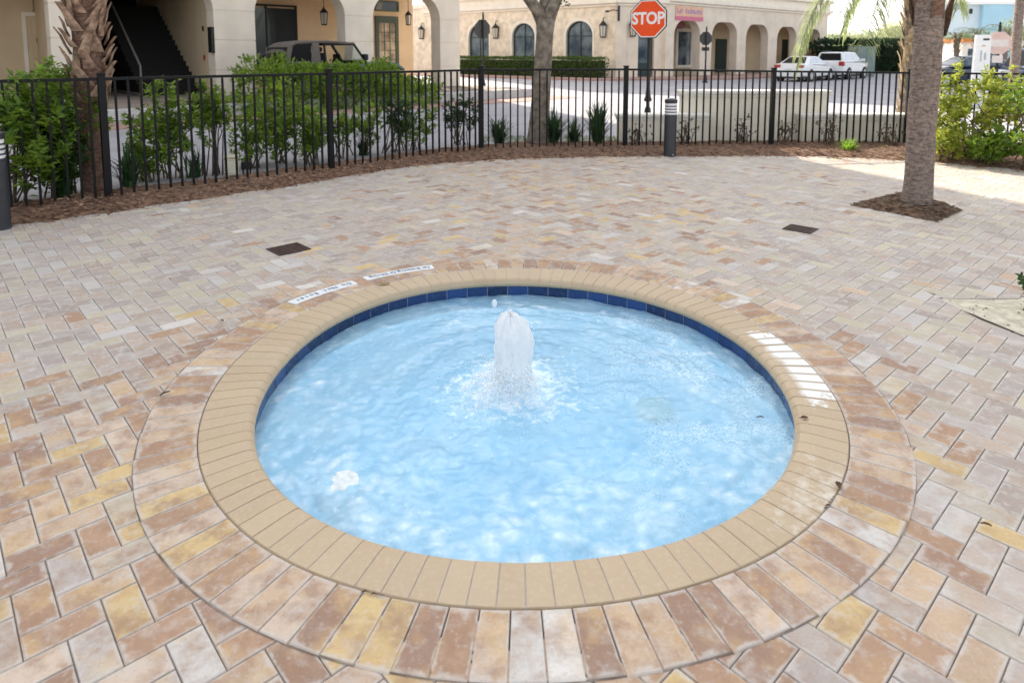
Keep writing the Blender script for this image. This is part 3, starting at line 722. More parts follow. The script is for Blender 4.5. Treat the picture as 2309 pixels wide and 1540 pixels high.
leaf(1891, 1094, 'brown leaf at the outer coping joint, on the near right curve', .04, .025, 1.2)
leaf(865, 641, 'yellow and brown leaf lying just below the longer lettered tile strip', .085, .035, .25, DEBRISY)
leaf(372, 888, 'thin dark leaf on the left edge of the paver ring', .05, .018, .9)
leaf(2224, 1184, 'small rust brown leaf in a paver joint on the right', .032, .014, -.5)
leaf(1715, 942, 'tiny dark leaf floating on the water', .03, .012, -.1, z=-.098)
leaf(1950, 433, 'small dark leaf on the pavers beside the palm mulch square', .07, .03, .3)
leaf(1806, 459, 'small brown leaf on the pavers halfway to the fence', .08, .03, -.2)
leaf(501, 724, 'dark speck of leaf above the left side of the ring', .03, .016, -.7)
cr = MB()
for (x0, y0, x1, y1) in ((822, 1333, 862, 1343), (1880, 1120, 1862, 1145)):
    for i in range(5):
        t = i / 4; p = at(x0 + (x1 - x0) * t, y0 + (y1 - y0) * t, .006); s_ = U(.004, .008)
        cr.add([p + Vector((-s_ * 1.8, -s_ * .4, 0)), p + Vector((0, -s_ * .7, .004)), p + Vector((s_ * 1.8, s_ * .2, 0)), p + Vector((0, s_ * .6, .003))], [(0, 1, 2, 3)])
tag(cr.build('joint_dirt', DEBRIS, fix=False), 'dark dirt crumbs caught in the joint outside the coping', 'dirt', kind='stuff')

# ------------------------------------------------------------------ fence
FP = [Vector(p) for p in ((-8.9, 3.2), (-6.55, 5.47), (-4.54, 7.36), (-2.53, 9.2), (-.52, 11.12), (1.95, 11.39), (4.59, 11.69), (7.15, 11.98), (9.55, 10.9), (11.9, 9.8))]
FH = [1.38, 1.38, 1.38, 1.38, 1.385, 1.385, 1.345, 1.31, 1.31, 1.31]
fence = thing('metal_fence', 'long black metal picket fence with square posts behind the plaza', 'fence', (FP[5].x, FP[5].y, 0))
for i, p in enumerate(FP):
    d = (FP[min(i + 1, len(FP) - 1)] - FP[max(i - 1, 0)]); M = frame((p.x, p.y, 0), atan2(d.y, d.x)); mb = MB(M)
    mb.bbox(-.036, .036, -.036, .036, -.05, FH[i] + .03, .004); mb.bbox(-.041, .041, -.041, .041, FH[i] + .031, FH[i] + .05, .004)
    mb.build('post', BLACKMETAL, fence)
for i in range(len(FP) - 1):
    a, b_ = FP[i], FP[i + 1]; d = b_ - a; L = d.length; rz = atan2(d.y, d.x); M = frame((a.x, a.y, 0), rz)
    sl = (FH[i + 1] - FH[i]) / L; Sh = Matrix(((1, 0, 0, 0), (0, 1, 0, 0), (sl, 0, 1, FH[i]), (0, 0, 0, 1)))
    rl = MB(M @ Sh); rl.bbox(.037, L - .037, -.019, .019, -.034, 0, .003); rl.build('top_rail', BLACKMETAL, fence)
    r2 = MB(M); r2.bbox(.037, L - .037, -.017, .017, -.03, .005, .003); r2.build('bottom_rail', BLACKMETAL, fence)
    pk = MB(M); n = int(round(L / .127)) - 1
    for k in range(n):
        x = L * (k + 1) / (n + 1); zt = FH[i] + sl * x - .036
        pk.box(x - .0115, x + .0115, -.0115, .0115, .0065, zt)
    pk.build('pickets', BLACKMETAL, fence)

def bollard(p, label):
    t = thing('bollard_light', label, 'bollard light', (p.x, p.y, 0), 0, 'bollard lights at the plaza edge'); r = .098
    mb = MB(); mb.lathe([(r + .004, 0), (r + .004, .012), (r, .016), (r, .655)], (p.x, p.y, 0), 36); autosmooth(mb.build('column', BOLLARD, t))
    lo = MB(); lo.lathe([(r - .007, .655), (r - .007, .852)], (p.x, p.y, 0), 36); autosmooth(lo.build('lens', LENSW, t))
    for k in range(4):
        z = .657 + k * .047; lv = MB(); lv.lathe([(r - .02, z), (r, z), (r + .001, z + .014), (r - .02, z + .018)], (p.x, p.y, 0), 36); autosmooth(lv.build('louver', BOLLARD, t))
    cp = MB(); cp.lathe([(r - .02, .852), (r, .852), (r + .002, .862), (r + .002, .905), (r - .01, .918), (.03, .930), (.0005, .931)], (p.x, p.y, 0), 36); autosmooth(cp.build('cap', BOLLARD, t))
    sc = MB(); sc.lathe([(.012, 0), (.010, .008), (.0005, .009)], (0, 0, 0), 8, frame((p.x + .03, p.y - r - .0, .03), 0) @ Matrix.Rotation(pi / 2, 4, 'X')); sc.build('screw', CHROME, t)
b2 = at(1510, 352); b2.z = 0; bollard(b2, 'charcoal bollard light standing in front of the low white walls')
b1 = at(-2, 516); b1.z = 0; bollard(b1, 'charcoal bollard light at the left picture edge by the dense shrub')

# ------------------------------------------------------------------ mulch bed along the fence
FRONT = [Vector(p) for p in ((-7.2, 3.9), (-5.8, 5.2), (-4.71, 6.21), (-4.11, 6.76), (-2.94, 7.85), (-2.30, 8.62), (-1.56, 9.45), (-.86, 9.88), (.19, 10.21), (1.4, 10.38), (2.57, 10.43), (3.57, 10.50), (4.62, 10.43), (5.4, 10.25), (6.21, 9.88), (7.1, 9.1), (8.6, 7.6), (10.5, 5.9))]
BACK = [Vector(p) for p in ((-8.0, 4.9), (-6.4, 6.3), (-5.25, 7.4), (-4.65, 7.95), (-3.2, 9.3), (-2.4, 10.1), (-1.6, 10.95), (-.9, 11.55), (.1, 12.15), (1.4, 12.3), (2.57, 12.3), (3.57, 12.35), (4.62, 12.4), (5.6, 12.5), (6.9, 12.6), (8.4, 12.0), (10.6, 10.9), (12.6, 9.9))]
def mulch_pt(s, t):
    i = min(int(s), len(FRONT) - 2); f = s - i; a = FRONT[i].lerp(FRONT[i + 1], f); b_ = BACK[i].lerp(BACK[i + 1], f); p = a.lerp(b_, t)
    z = -.02 + .075 * smooth(0, .22, t) * (1 - .5 * smooth(.7, 1, t)) + .028 * noise.noise((p.x * 3, p.y * 3, 0)) * smooth(0, .1, t) + .014 * noise.noise((p.x * 11, p.y * 11, 5))
    return Vector((p.x, p.y, z))
mm = MB(); ns, nt_ = 17 * 14, 16
mm.add([mulch_pt(17 * i / ns * .99999, j / nt_) for i in range(ns + 1) for j in range(nt_ + 1)], [(i * (nt_ + 1) + j, i * (nt_ + 1) + j + 1, (i + 1) * (nt_ + 1) + j + 1, (i + 1) * (nt_ + 1) + j) for i in range(ns) for j in range(nt_)])
structure(mm.build('mulch_bed', MULCH, smooth=True, fix=False))
def chips(mb, p, s, up=.35):
    a = R() * 2 * pi; d = Vector((cos(a), sin(a), U(-up, up))); w = Vector((-sin(a), cos(a), U(-.4, .4))) * s * U(.12, .35); h = Vector((0, 0, U(.2, .5) * s * .3))
    mb.add([p - d * s * .5, p + w * .5 + h, p + d * s * .5, p - w * .5], [(0, 1, 2, 3)])
cm = MB()
for k in range(9000):
    s = 1 + 15.5 * R(); t = R() ** 1.5; p = mulch_pt(s, t * .95 - .015); p.z += U(.0, .02); chips(cm, p, U(.03, .10))
tag(cm.build('pine_straw', CHIP, fix=False), 'reddish brown pine straw and bark chips covering the fence bed', 'mulch', kind='stuff')

# mulch square round the big palm
PALM = at(2066, 470)
MS = [at(*p) for p in ((1918, 463), (2034, 434), (2168, 474), (2112, 501))]
q = MB(); n = 14; vs = []
for i in range(n + 1):
    for j in range(n + 1):
        u, v = i / n, j / n; p = MS[0].lerp(MS[1], u).lerp(MS[3].lerp(MS[2], u), v); e = min(u, v, 1 - u, 1 - v)
        off = .05 * noise.noise((p.x * 5, p.y * 5, 3)) * (1 if e < .01 else 0)
        vs.append((p.x + off, p.y + off, .002 + .055 * smooth(0, .22, e) + (.018 * noise.noise((p.x * 14, p.y * 14, 1)) if e > .01 else 0)))
q.add(vs, [(i * (n + 1) + j, i * (n + 1) + j + 1, (i + 1) * (n + 1) + j + 1, (i + 1) * (n + 1) + j) for i in range(n) for j in range(n)])
MULCHG = plain('grey_straw_mulch', (.20, .12, .075), 1, .35, 16, .8, 60)
structure(q.build('palm_mulch_ground', MULCHG, smooth=True, fix=False))
CHIPG = leafy('grey_pine_straw', (.26, .19, .13), (.11, .075, .05), .1, .9, 9)
cg = MB()
for k in range(1500):
    u, v = U(-.02, 1.02), U(-.02, 1.02); p = MS[0].lerp(MS[1], u).lerp(MS[3].lerp(MS[2], u), v); e = min(u, v, 1 - u, 1 - v)
    chips(cg, Vector((p.x, p.y, .008 + .055 * smooth(0, .22, e))), U(.03, .08))
tag(cg.build('straw_litter', CHIPG, fix=False), 'grey brown straw litter heaped round the foot of the big palm', 'mulch', kind='stuff')

# ------------------------------------------------------------------ plants
def quad_leaf(mb, p, d, up, L, w):
    s = d.cross(up); s = s.normalized() if s.length > 1e-5 else Vector((1, 0, 0)); nrm = s.cross(d)
    mb.add([p, p + d * L * .45 + s * w * .5 + nrm * L * .08, p + d * L - nrm * L * .06, p + d * L * .45 - s * w * .5 + nrm * L * .08], [(0, 1, 2), (0, 2, 3)])
def rdir(zmin=-1, zmax=1):
    z = U(zmin, zmax); a = R() * 2 * pi; r = sqrt(max(0, 1 - z * z)); return Vector((r * cos(a), r * sin(a), z))
def shrub(name, label, cat, x, y, z0, rx, ry, h, ncl, L, mat, nst=9, zlow=.12, dens=None, group=None, gap=.0, lv=9):
    t = thing(name, label, cat, (x, y, z0), 0, group); st = MB(); fo = MB(); tips = []
    for i in range(ncl):
        for _ in range(30):
            u = rdir(); r = R() ** .45; c = Vector((u.x * rx * r, u.y * ry * r, zlow * h + (1 - zlow) * h * (.5 + .5 * u.z * r)))
            lump = noise.noise((c.x * 2.3 + x * 7, c.y * 2.3 + y * 3, c.z * 2.3))
            if lump > gap - .15: break
        tips.append(c)
    for i in range(nst):
        tp = tips[i * len(tips) // nst]; b0 = Vector((U(-.10, .10) * (1 + rx), U(-.08, .08) * (1 + ry), -.03)); m = b0.lerp(tp, .5) + Vector((U(-.06, .06), U(-.06, .06), .08 * h))
        pts = [b0.lerp(m, k / 3) for k in range(3)] + [m.lerp(tp, k / 3) for k in range(4)]
        st.tube([Vector((x, y, z0)) + p for p in pts], [.012 * (1 - .11 * k) for k in range(7)], 5)
        for _ in range(3):
            t2 = min(tips, key=lambda c: (c - pts[4]).length + U(0, .4)); st.tube([Vector((x, y, z0)) + pts[4], Vector((x, y, z0)) + pts[4].lerp(t2, .55) + Vector((0, 0, .03)), Vector((x, y, z0)) + t2], [.006, .004, .003], 4)
    for c in tips:
        ax = (Vector((c.x * .8, c.y * .8, .5 * h)) + rdir() * .35).normalized(); P = Vector((x, y, z0)) + c
        for k in range(lv):
            a = 2.4 * k + R(); o = ax.orthogonal().normalized(); d = (o * cos(a) + ax.cross(o) * sin(a)) * U(.6, 1) + ax * U(-.1, .9); d.normalize()
            quad_leaf(fo, P - ax * U(0, L * 1.3), d, ax, L * U(.7, 1.25), L * U(.38, .55))
    st.build('branches', TWIG, t, smooth=True); fo.build('foliage', mat, t, fix=False)
    return t
SH = 'shrubs along the fence'
def S(px, y_, *a, **k):
    """place on the ground behind the fence at column px and depth y_"""
    x = (px - 1154.5) / F * (y_ * cos(PT) + .15); return x
def fence_shrub(px, d, label, rx, ry, h, ncl, L=.075, mat=None, **k):
    shrub('leafy_shrub', label, 'shrub', S(px, d), d, 0, rx, ry, h, int(ncl * k.pop('den', 2.5)), L * 1.12, mat or LEAF, group=SH, **k)
fence_shrub(40, 7.05, 'dense glossy shrub at the left picture edge, behind the first bay of the fence', .62, .50, 1.62, 190, .085)
fence_shrub(150, 7.75, 'bushy green shrub crowding the booted palm trunk, taller than the fence', .50, .42, 1.62, 130, .08)
fence_shrub(128, 7.35, 'dark low leafy shrub in front of the booted palm', .34, .28, 1.15, 80, .08, LEAFD)
fence_shrub(388, 8.75, 'airy shrub with dark leaves between the booted palm and the cream box', .62, .42, 1.36, 105, .08, LEAF, zlow=.06, gap=.12)
fence_shrub(480, 8.95, 'small bright shrub growing above the cream box', .32, .26, 1.3, 46, .075, zlow=.35)
fence_shrub(640, 9.95, 'open shrub with bright green tips just before the second full post', .66, .42, 1.30, 100, .085, zlow=.06, gap=.1)
fence_shrub(700, 9.75, 'leggy green shrub leaning on the second full post', .28, .25, .95, 36, .085, zlow=.1)
fence_shrub(815, 10.75, 'thin sparse shrub with a few light leaves behind the fence', .40, .30, 1.0, 26, .08, zlow=.08)
fence_shrub(880, 11.0, 'dark twiggy shrub right of the sparse one', .42, .30, .95, 34, .07, LEAFD, zlow=.2, gap=.05)
fence_shrub(930, 11.3, 'fine leaved dark shrub in front of the far forecourt', .50, .32, 1.0, 52, .07, LEAF, zlow=.08, gap=.05)
fence_shrub(1040, 11.95, 'slender dark shrub close before the middle corner post', .38, .28, .95, 46, .065, LEAFD, zlow=.2)
fence_shrub(565, 9.5, 'small loose shrub right of the black control box', .34, .26, .95, 30, .08, zlow=.08, gap=.05)
fence_shrub(765, 10.35, 'small loose shrub just right of the second full post', .32, .26, .9, 26, .08, zlow=.08, gap=.05)
fence_shrub(330, 8.45, 'low bright shrub left of the airy one', .26, .22, .8, 26, .08, zlow=.1)
# sunny shrubs on the right
fence_shrub(2165, 10.3, 'tall yellow green shrub in the sun right of the big palm', .74, .50, 1.52, 150, .085, LEAFY, zlow=.15, den=1.35)
fence_shrub(2255, 10.0, 'rounded olive shrub behind the low ones, under the pink sign', .78, .52, 1.48, 150, .08, LEAFY, zlow=.15, den=1.15)
fence_shrub(2140, 9.95, 'low yellow shrub at the foot of the big palm, on the mulch edge', .40, .32, .62, 60, .08, LEAFY, zlow=.1, den=1.35)
fence_shrub(2230, 9.7, 'low bright green shrub with broad leaves on the right mulch edge', .50, .34, .62, 70, .09, LEAF, zlow=.1, den=1.35)
fence_shrub(2330, 9.3, 'dark green shrub cut by the right picture edge above the mulch', .60, .55, 1.35, 130, .08, LEAF, zlow=.12, den=1.35)
x = at(2318, 702)
shrub('small_potted_plant_sprig', 'small dark green plant at the edge of the sand bed', 'plant', x.x + .03, x.y, -.02, .10, .10, .30, 16, .042, LEAFD, nst=5, zlow=.2)

def tuft(name, label, px, d, n, h, spread, w, mat, group='strappy plants in the fence bed', cat='plant'):
    x = S(px, d); t = MB()
    for k in range(int(n * 1.9)):
        a = R() * 2 * pi; hh = h * U(.4, 1.05); sp = spread * U(.15, 1); b0 = Vector((x + U(-.07, .07), d + U(-.06, .06), 0)); o = Vector((cos(a), sin(a), 0)); s = Vector((-sin(a), cos(a), 0)); vs = []
        m = 5
        for i in range(m + 1):
            tt = i / m; p = b0 + o * sp * tt ** 1.7 + Vector((0, 0, hh * (tt - .30 * tt ** 3 * sp / h * 1.4))); ww = w * 1.35 * (1 - tt) ** .6 * .5 + .0006
            vs += [p - s * ww, p + s * ww]
        t.add(vs, [(2 * i, 2 * i + 1, 2 * i + 3, 2 * i + 2) for i in range(m)])
    tag(t.build(name, mat, fix=False), label, cat, group)
tuft('strappy_plant', 'green strappy plant right beside the leftmost full fence post', 290, 8.05, 46, .62, .42, .026, BLADE)
tuft('strappy_plant', 'dark strappy plant left of the booted palm foot', 140, 7.35, 40, .55, .30, .022, BLADE)
tuft('strappy_plant', 'grassy clump left of the cream box', 435, 8.75, 40, .45, .25, .016, BLADE)
tuft('strappy_plant', 'low strappy clump below the sparse shrub', 820, 10.7, 34, .40, .28, .02, BLADE)
tuft('strappy_plant', 'strappy clump between the corner post and the oak', 1125, 11.9, 80, .64, .48, .022, BLADE)
tuft('strappy_plant', 'tall dense strappy clump just right of the oak trunk', 1248, 11.95, 95, .74, .52, .024, BLADE)
tuft('strappy_plant', 'small strappy clump between the oak clump and the tallest one', 1294, 12.0, 60, .58, .42, .022, BLADE)
tuft('strappy_plant', 'tallest strappy clump left of the low white wall', 1347, 11.9, 95, .88, .46, .024, BLADE)
tuft('grass_tuft', 'bright yellow green grass tuft in the mulch before the right wall', 1915, 10.9, 80, .30, .26, .014, BLADEY, None)
tuft('grass_tuft', 'tiny green sprout right of the bright grass tuft', 1990, 11.2, 18, .12, .10, .012, BLADEY, None)
def sparse(px, d, label, h, n):
    shrub('bare_shrub', label, 'shrub', S(px, d), d, 0, .30, .2, h, n, .045, TWIGD, nst=9, zlow=.2, group='nearly bare shrubs before the white walls', lv=5)
sparse(1440, 11.55, 'nearly bare shrub against the left low wall', .48, 22)
sparse(1545, 11.6, 'nearly bare shrub just right of the bollard light', .60, 24)
sparse(1672, 11.6, 'nearly bare shrub before the middle of the tall white wall', .62, 24)
sparse(1760, 11.6, 'nearly bare shrub right of the wall-side fence post', .55, 18)
sparse(1870, 11.6, 'nearly bare shrub left of the bright grass tuft', .62, 26)
sparse(2010, 11.5, 'nearly bare shrub beside the big palm trunk', .52, 22)

gb = MB()
for k in range(3200):
    x = U(-.6, 3.2); y = U(12.15, 13.1); a = R() * 6.3; hh = U(.03, .09); o = Vector((cos(a), sin(a), 0)) * .004; p = Vector((x, y, -.01)); gb.add([p - o, p + o, p + Vector((U(-.03, .03), U(-.03, .03), hh))], [(0, 1, 2)])
tag(gb.build('grass', GRASSM, fix=False), 'strip of short green lawn behind the fence bed', 'grass', kind='stuff')

# ------------------------------------------------------------------ palms and oak
def frond(mb, base, d0, L, droop, nl=46, ll=.62, wl=.022, stem=.012, seed=0, hang=.8):
    """curved midrib with many narrow hanging leaflets"""
    pts = []; p = Vector(base); d = Vector(d0).normalized(); m = 16
    for i in range(m + 1):
        pts.append(p.copy()); d = (d + Vector((0, 0, -droop / m))).normalized(); p = p + d * (L / m)
    mb.tube(pts, [stem * (1 - .85 * i / m) for i in range(m + 1)], 5)
    for k in range(nl):
        t = .10 + .90 * (k + .5) / nl; f = t * m; i = min(int(f), m - 1); q = pts[i].lerp(pts[i + 1], f - i); tg = (pts[i + 1] - pts[i]).normalized()
        side = tg.cross(Vector((0, 0, 1))); side = side.normalized() if side.length > .05 else Vector((1, 0, 0))
        for sg in (-1, 1):
            dd = (side * sg * U(.5, .9) + tg * U(.5, .9) + Vector((0, 0, U(-.1, .25)))).normalized(); l = ll * (.55 + .6 * sin(pi * min(1, .15 + .8 * (t - .10) / .90))) * U(.8, 1.1)
            a = q; vs = []; ww = wl * U(.7, 1.1); n_ = 4
            for j in range(n_ + 1):
                w_ = ww * (1 - j / n_) ** .7 * .5 + .0008; s2 = dd.cross(Vector((0, 0, 1))); s2 = s2.normalized() if s2.length > .05 else side
                vs += [a - s2 * w_, a + s2 * w_]; a = a + dd * (l / n_); dd = (dd + Vector((0, 0, -hang * .45))).normalized()
            mb.add(vs, [(2 * j, 2 * j + 1, 2 * j + 3, 2 * j + 2) for j in range(n_)])
def boots(mb, cx, cy, z0, z1, r0, r1, n, L=.30, w=.10, out=.5, seed=1, slant=.35):
    rr = random.Random(seed)
    for k in range(n):
        t = (k + rr.random() * .6) / n; z = z0 + (z1 - z0) * t; a = 2.39996 * k + rr.uniform(-.15, .15); r = r0 + (r1 - r0) * t
        o = Vector((cos(a), sin(a), 0)); s = Vector((-sin(a), cos(a), 0)); up = Vector((0, 0, 1)); ln = L * rr.uniform(.75, 1.2); ww = w * rr.uniform(.8, 1.2); sl = rr.uniform(.6, 1) * slant * (1 if k % 2 else -1)
        secs = []
        for j, (tt, wm, th, oo) in enumerate(((0, 1.25, .012, -.02), (.35, .95, .022, .02), (.7, .72, .02, .02 + out * .22 * ln), (1, .60 * rr.uniform(.6, 1.1), .012, .02 + out * .62 * ln))):
            c = Vector((cx, cy, z)) + o * (r + oo) + up * ln * tt + s * sl * ln * tt * .6; hw = ww * wm * .5
            secs.append([c - s * hw, c + o * th * .9, c + s * hw, c - o * th * .6])
        mb.loft(secs)
def palm_tree(name, label, p, rad, z_boot, ztop, trunk_mat, nboot, boot_mat, fr, lean=(0, 0), rb=None, group=None, flare=1.12, crown_mat=None, red=None, bseed=1, bout=.5, bL=.30, bw=.12, bsl=.35):
    t = thing(name, label, 'palm tree', (p.x, p.y, 0), 0, group); mb = MB(); n = 28; pts = []; rs = []
    for i in range(n + 1):
        z = ztop * i / n - .03; f = max(0, 1 - z / .35); pts.append((p.x + lean[0] * z / ztop + .006 * sin(z * 5), p.y + lean[1] * z / ztop, z)); rs.append(rad * (1 + (flare - 1) * f * f) * (1 + .018 * sin(z * 23) + .02 * noise.noise((z * 4, p.x, 0))))
    mb.tube(pts, rs, 22)
    mats = [trunk_mat] + ([red] if red else [])
    o = mb.build('trunk', trunk_mat, t, smooth=True)
    if nboot:
        bb = MB(); boots(bb, p.x + lean[0] * .6, p.y + lean[1] * .6, z_boot, ztop, rb or rad * .95, rb or rad * .95, nboot, bL, bw, bout, bseed, bsl); bb.build('leaf_bases', boot_mat, t, fix=True)
    if fr:
        cr_ = MB(); top = Vector((p.x + lean[0], p.y + lean[1], ztop))
        for (az, el, L, dr, nl, ll) in fr: frond(cr_, top + Vector((cos(az), sin(az), 0)) * .1, (cos(az) * cos(el), sin(az) * cos(el), sin(el)), L, dr, nl, ll)
        cr_.build('fronds', crown_mat or FROND, t, fix=False)
    return t
rnd_fr = lambda n, L=1.9, seed=3: (lambda q: [(2 * pi * k / n + q.uniform(-.2, .2), q.uniform(-.1, 1.2), L * q.uniform(.8, 1.1), q.uniform(1.0, 2.0), 22, .55) for k in range(n)])(random.Random(seed))
p1 = Vector((S(214, 7.78), 7.78, 0))
palm_tree('palm_tree', 'palm with crossed leaf boots above a bare reddish foot, behind the left fence', p1, .145, 1.02, 4.3, BARKR, 135, BOOT, rnd_fr(14, 1.8, 4), rb=.185, lean=(.0, .03), bseed=4, bL=.28, bw=.115, bsl=.85, bout=.42)
palm_tree('palm_tree', 'big smooth grey brown palm trunk standing in the mulch square on the plaza', PALM, .137, 1.80, 4.6, BARKP, 34, BARKR, rnd_fr(12, 1.7, 8), rb=.142, lean=(.02, .02), bseed=9, bout=.14, bL=.5, bw=.15, flare=1.18)
p3 = Vector((S(2040, 12.9), 12.9, 0))
F3 = [(2.75, .45, 3.0, 2.9, 50, .62), (2.5, .35, 1.7, 2.7, 46, .6), (3.6, .5, 1.5, 2.7, 40, .55), (3.15, .75, 3.1, 3.2, 54, .62), (3.7, .3, 2.2, 2.6, 44, .6), (3.45, .9, 2.2, 3.2, 46, .55), (.1, .5, 1.25, 2.6, 34, .5), (-.4, .2, 1.1, 2.2, 30, .5), (1.2, .9, 1.8, 2, 30, .5), (-1.0, .8, 1.7, 2, 30, .5), (4.3, .8, 1.8, 2.2, 34, .5)]
palm_tree('palm_tree', 'palm covered in pale shaggy leaf boots behind the big palm trunk, with drooping fronds', p3, .11, .25, 3.15, BARKP, 62, BOOTL, F3, rb=.10, bseed=12, bL=.34, bout=.35)
p4 = Vector((S(2280, 16.5), 16.5, 0))
palm_tree('palm_tree', 'thin grey palm trunk by the pink sign at the right', p4, .105, 2.9, 4.8, BARKP, 10, BOOT, [(a, .3, 2.2, 2.6, 34, .6) for a in (2.6, 3.3, 4.0, .2, 1.2, 5.2)], rb=.10, crown_mat=FROND2)
pb_ = Vector((S(2152, 34), 34, 0))
pa = palm_tree('palm_tree', 'small far palm left of the white pillar sign', pb_, .12, 1.6, 2.45, BARKP, 14, BOOT, [(2 * pi * k / 11, U(-.1, 1.0), 1.25, U(.9, 1.8), 18, .5) for k in range(11)], rb=.13, group='small far palms', crown_mat=FROND)
copy_thing(pa, (S(2262, 40), 40, 0), 1.2, 'small far palm behind the pink sign', 1.15)
copy_thing(pa, (S(2196, 44), 44, 0), 2.6, 'small far palm peeking over the white pillar sign', 1.2)

ok = thing('oak_tree', 'forked oak tree with a straight grey trunk behind the middle of the fence', 'tree', (.49, 11.95, 0))
mb = MB(); bx, by = S(1214, 11.95), 11.95
tp = [(bx - .01, by, -.05), (bx, by, .12), (bx + .02, by, .5), (bx + .05, by, 1.0), (bx + .08, by, 1.5), (bx + .11, by, 2.0), (bx + .125, by, 2.25)]
mb.tube(tp, [.245, .205, .178, .165, .155, .158, .175], 18)
limbs = [[(bx + .10, by, 2.1), (bx - .04, by, 2.42), (bx - .22, by + .05, 2.65), (bx - .55, by + .1, 3.1), (bx - .95, by + .3, 4.0), (bx - 1.2, by + .4, 5.2)],
         [(bx + .13, by, 2.1), (bx + .24, by, 2.42), (bx + .36, by + .05, 2.68), (bx + .55, by + .2, 3.3), (bx + .9, by + .3, 4.3), (bx + 1.1, by + .3, 5.4)],
         [(bx + .11, by + .05, 2.15), (bx + .12, by + .2, 2.6), (bx + .1, by + .5, 3.4), (bx, by + .8, 4.6), (bx, by + .9, 5.6)]]
for l in limbs: mb.tube(l, [.13 * (1 - .14 * i) for i in range(len(l))], 12)
for v in mb.v: v += noise.noise_vector(Vector((v.x * 7, v.y * 7, v.z * 3))) * .010
mb.build('trunk', BARK, ok, smooth=True)
cr_ = MB(); q = random.Random(2)
for k in range(260):
    l = q.choice(limbs); a = Vector(l[3]).lerp(Vector(l[-1]), q.random() * 1.15); c = a + Vector((q.gauss(0, .8), q.gauss(0, .8), q.gauss(.3, .5)))
    if c.z < 3.5: continue
    for j in range(10): quad_leaf(cr_, c + rdir() * .12, rdir(), rdir(), U(.07, .12), .05)
for j in range(12): quad_leaf(cr_, Vector((bx + .46, by - .05, 2.55)) + rdir() * .06, rdir(), rdir(), .07, .035)
cr_.build('crown', OAKLF, ok, fix=False)

# ------------------------------------------------------------------ low white walls and small boxes behind the fence
def low_wall(label, x0, x1, y, h, cap=.075, th=.36, ov=.05):
    t = thing('garden_wall', label, 'wall', ((x0 + x1) / 2, y, 0), 0, 'low white walls behind the fence')
    mb = MB(); mb.bbox(x0, x1, y, y + th, -.1, h - cap, .012); mb.build('wall', WHITEW, t)
    c_ = MB(); c_.bbox(x0 - ov, x1 + ov, y - ov, y + th + ov, h - cap + .001, h, .02); c_.bbox(x0 - ov * .45, x1 + ov * .45, y - ov * .45, y + th + ov * .45, h - cap - .045, h - cap, .008); c_.build('cap', CAPW, t)
low_wall('tall middle section of the white wall with an overhanging cap', S(1543, 12.35) - .02, S(1865, 12.35), 12.35, .955)
low_wall('short low white wall on the left, half behind the bollard light', S(1395, 12.05), S(1600, 12.05), 12.05, .545, ov=.04, th=.26)
low_wall('long low white wall on the right running behind the big palm', S(1810, 12.05), S(2100, 12.05), 12.05, .545, ov=.04, th=.26)
cx = at(505, 414); t = thing('utility_box', 'cream utility box on a short post behind the fence', 'utility box', (cx.x, cx.y + .25, 0), .4)
M = frame((cx.x, cx.y + .25, 0), .4); mb = MB(M); mb.bbox(-.085, .085, -.06, .06, .06, .29, .012); mb.bbox(-.095, .095, -.07, .07, .292, .325, .012); mb.build('housing', CREAMBOX, t)
mb = MB(M); mb.bbox(-.055, .06, -.066, -.0605, .10, .25, .003); mb.build('cover_plate', plain('cream_cover', (.72, .70, .56), .5, .05, 9), t)
mb = MB(M); mb.bbox(-.03, .03, -.03, .03, -.03, .06, .004); mb.build('stake', BLACKBOX, t)
cx = at(540, 402); t = thing('control_box', 'small black control box on two legs right of the cream utility box', 'control box', (cx.x, cx.y + .25, 0), .4)
M = frame((cx.x, cx.y + .25, 0), .4); mb = MB(M); mb.bbox(-.07, .07, -.05, .05, .08, .18, .008); mb.build('housing', BLACKBOX, t)
for s_ in (-1, 1): mb = MB(M); mb.tube([(s_ * .045, 0, -.03), (s_ * .045, 0, .08)], .011, 8); mb.build('leg', IRON, t)
# ------------------------------------------------------------------ arcaded buildings
def arch_pts(s0, s1, zs, zt, rc, n=8):
    rc = min(rc, (s1 - s0) / 2); rz = zt - zs; out = []
    for i in range(n + 1): a = pi - (pi / 2) * i / n; out.append((s0 + rc + rc * cos(a), zs + rz * sin(a)))
    for i in range(n + 1): a = pi / 2 - (pi / 2) * i / n; out.append((s1 - rc + rc * cos(a), zs + rz * sin(a)))
    return out
def arcade_front(mb, openings, sA, sB, zb, zH, th, courses):
    """openings: (s0, s1, spring, top, corner); piers of separate stone courses between them"""
    edges = [sA] + [e for o in openings for e in o[:2]] + [sB]
    for k in range(0, len(edges), 2):
        a, b = edges[k], edges[k + 1]
        sp = openings[min(k // 2, len(openings) - 1)][2]
        mb.box(a + .02, b - .02, .022, th - .02, zb, sp + .01)
        cs = [c for c in courses if c < sp - .1] + [sp]
        z = zb
        for c in cs:
            mb.bbox(a, b, 0, th, z + (.014 if z > zb else 0), c - .014, .008); z = c
        mb.box(a, b, 0, th, sp, zH)
    for s0, s1, zs, zt, rc in openings:
        ap = arch_pts(s0, s1, zs, zt, rc); n = len(ap)
        top = [(s1, zH), (s0, zH)]
        fr = [(x, 0, z) for x, z in ap] + [(x, 0, z) for x, z in top]; bk = [(x, th, z) for x, z in ap] + [(x, th, z) for x, z in top]
        m = len(fr); mb.add(fr + bk, [tuple(range(m)), tuple(range(2 * m - 1, m - 1, -1))] + [(i, i + 1, m + i + 1, m + i) for i in range(n - 1)])

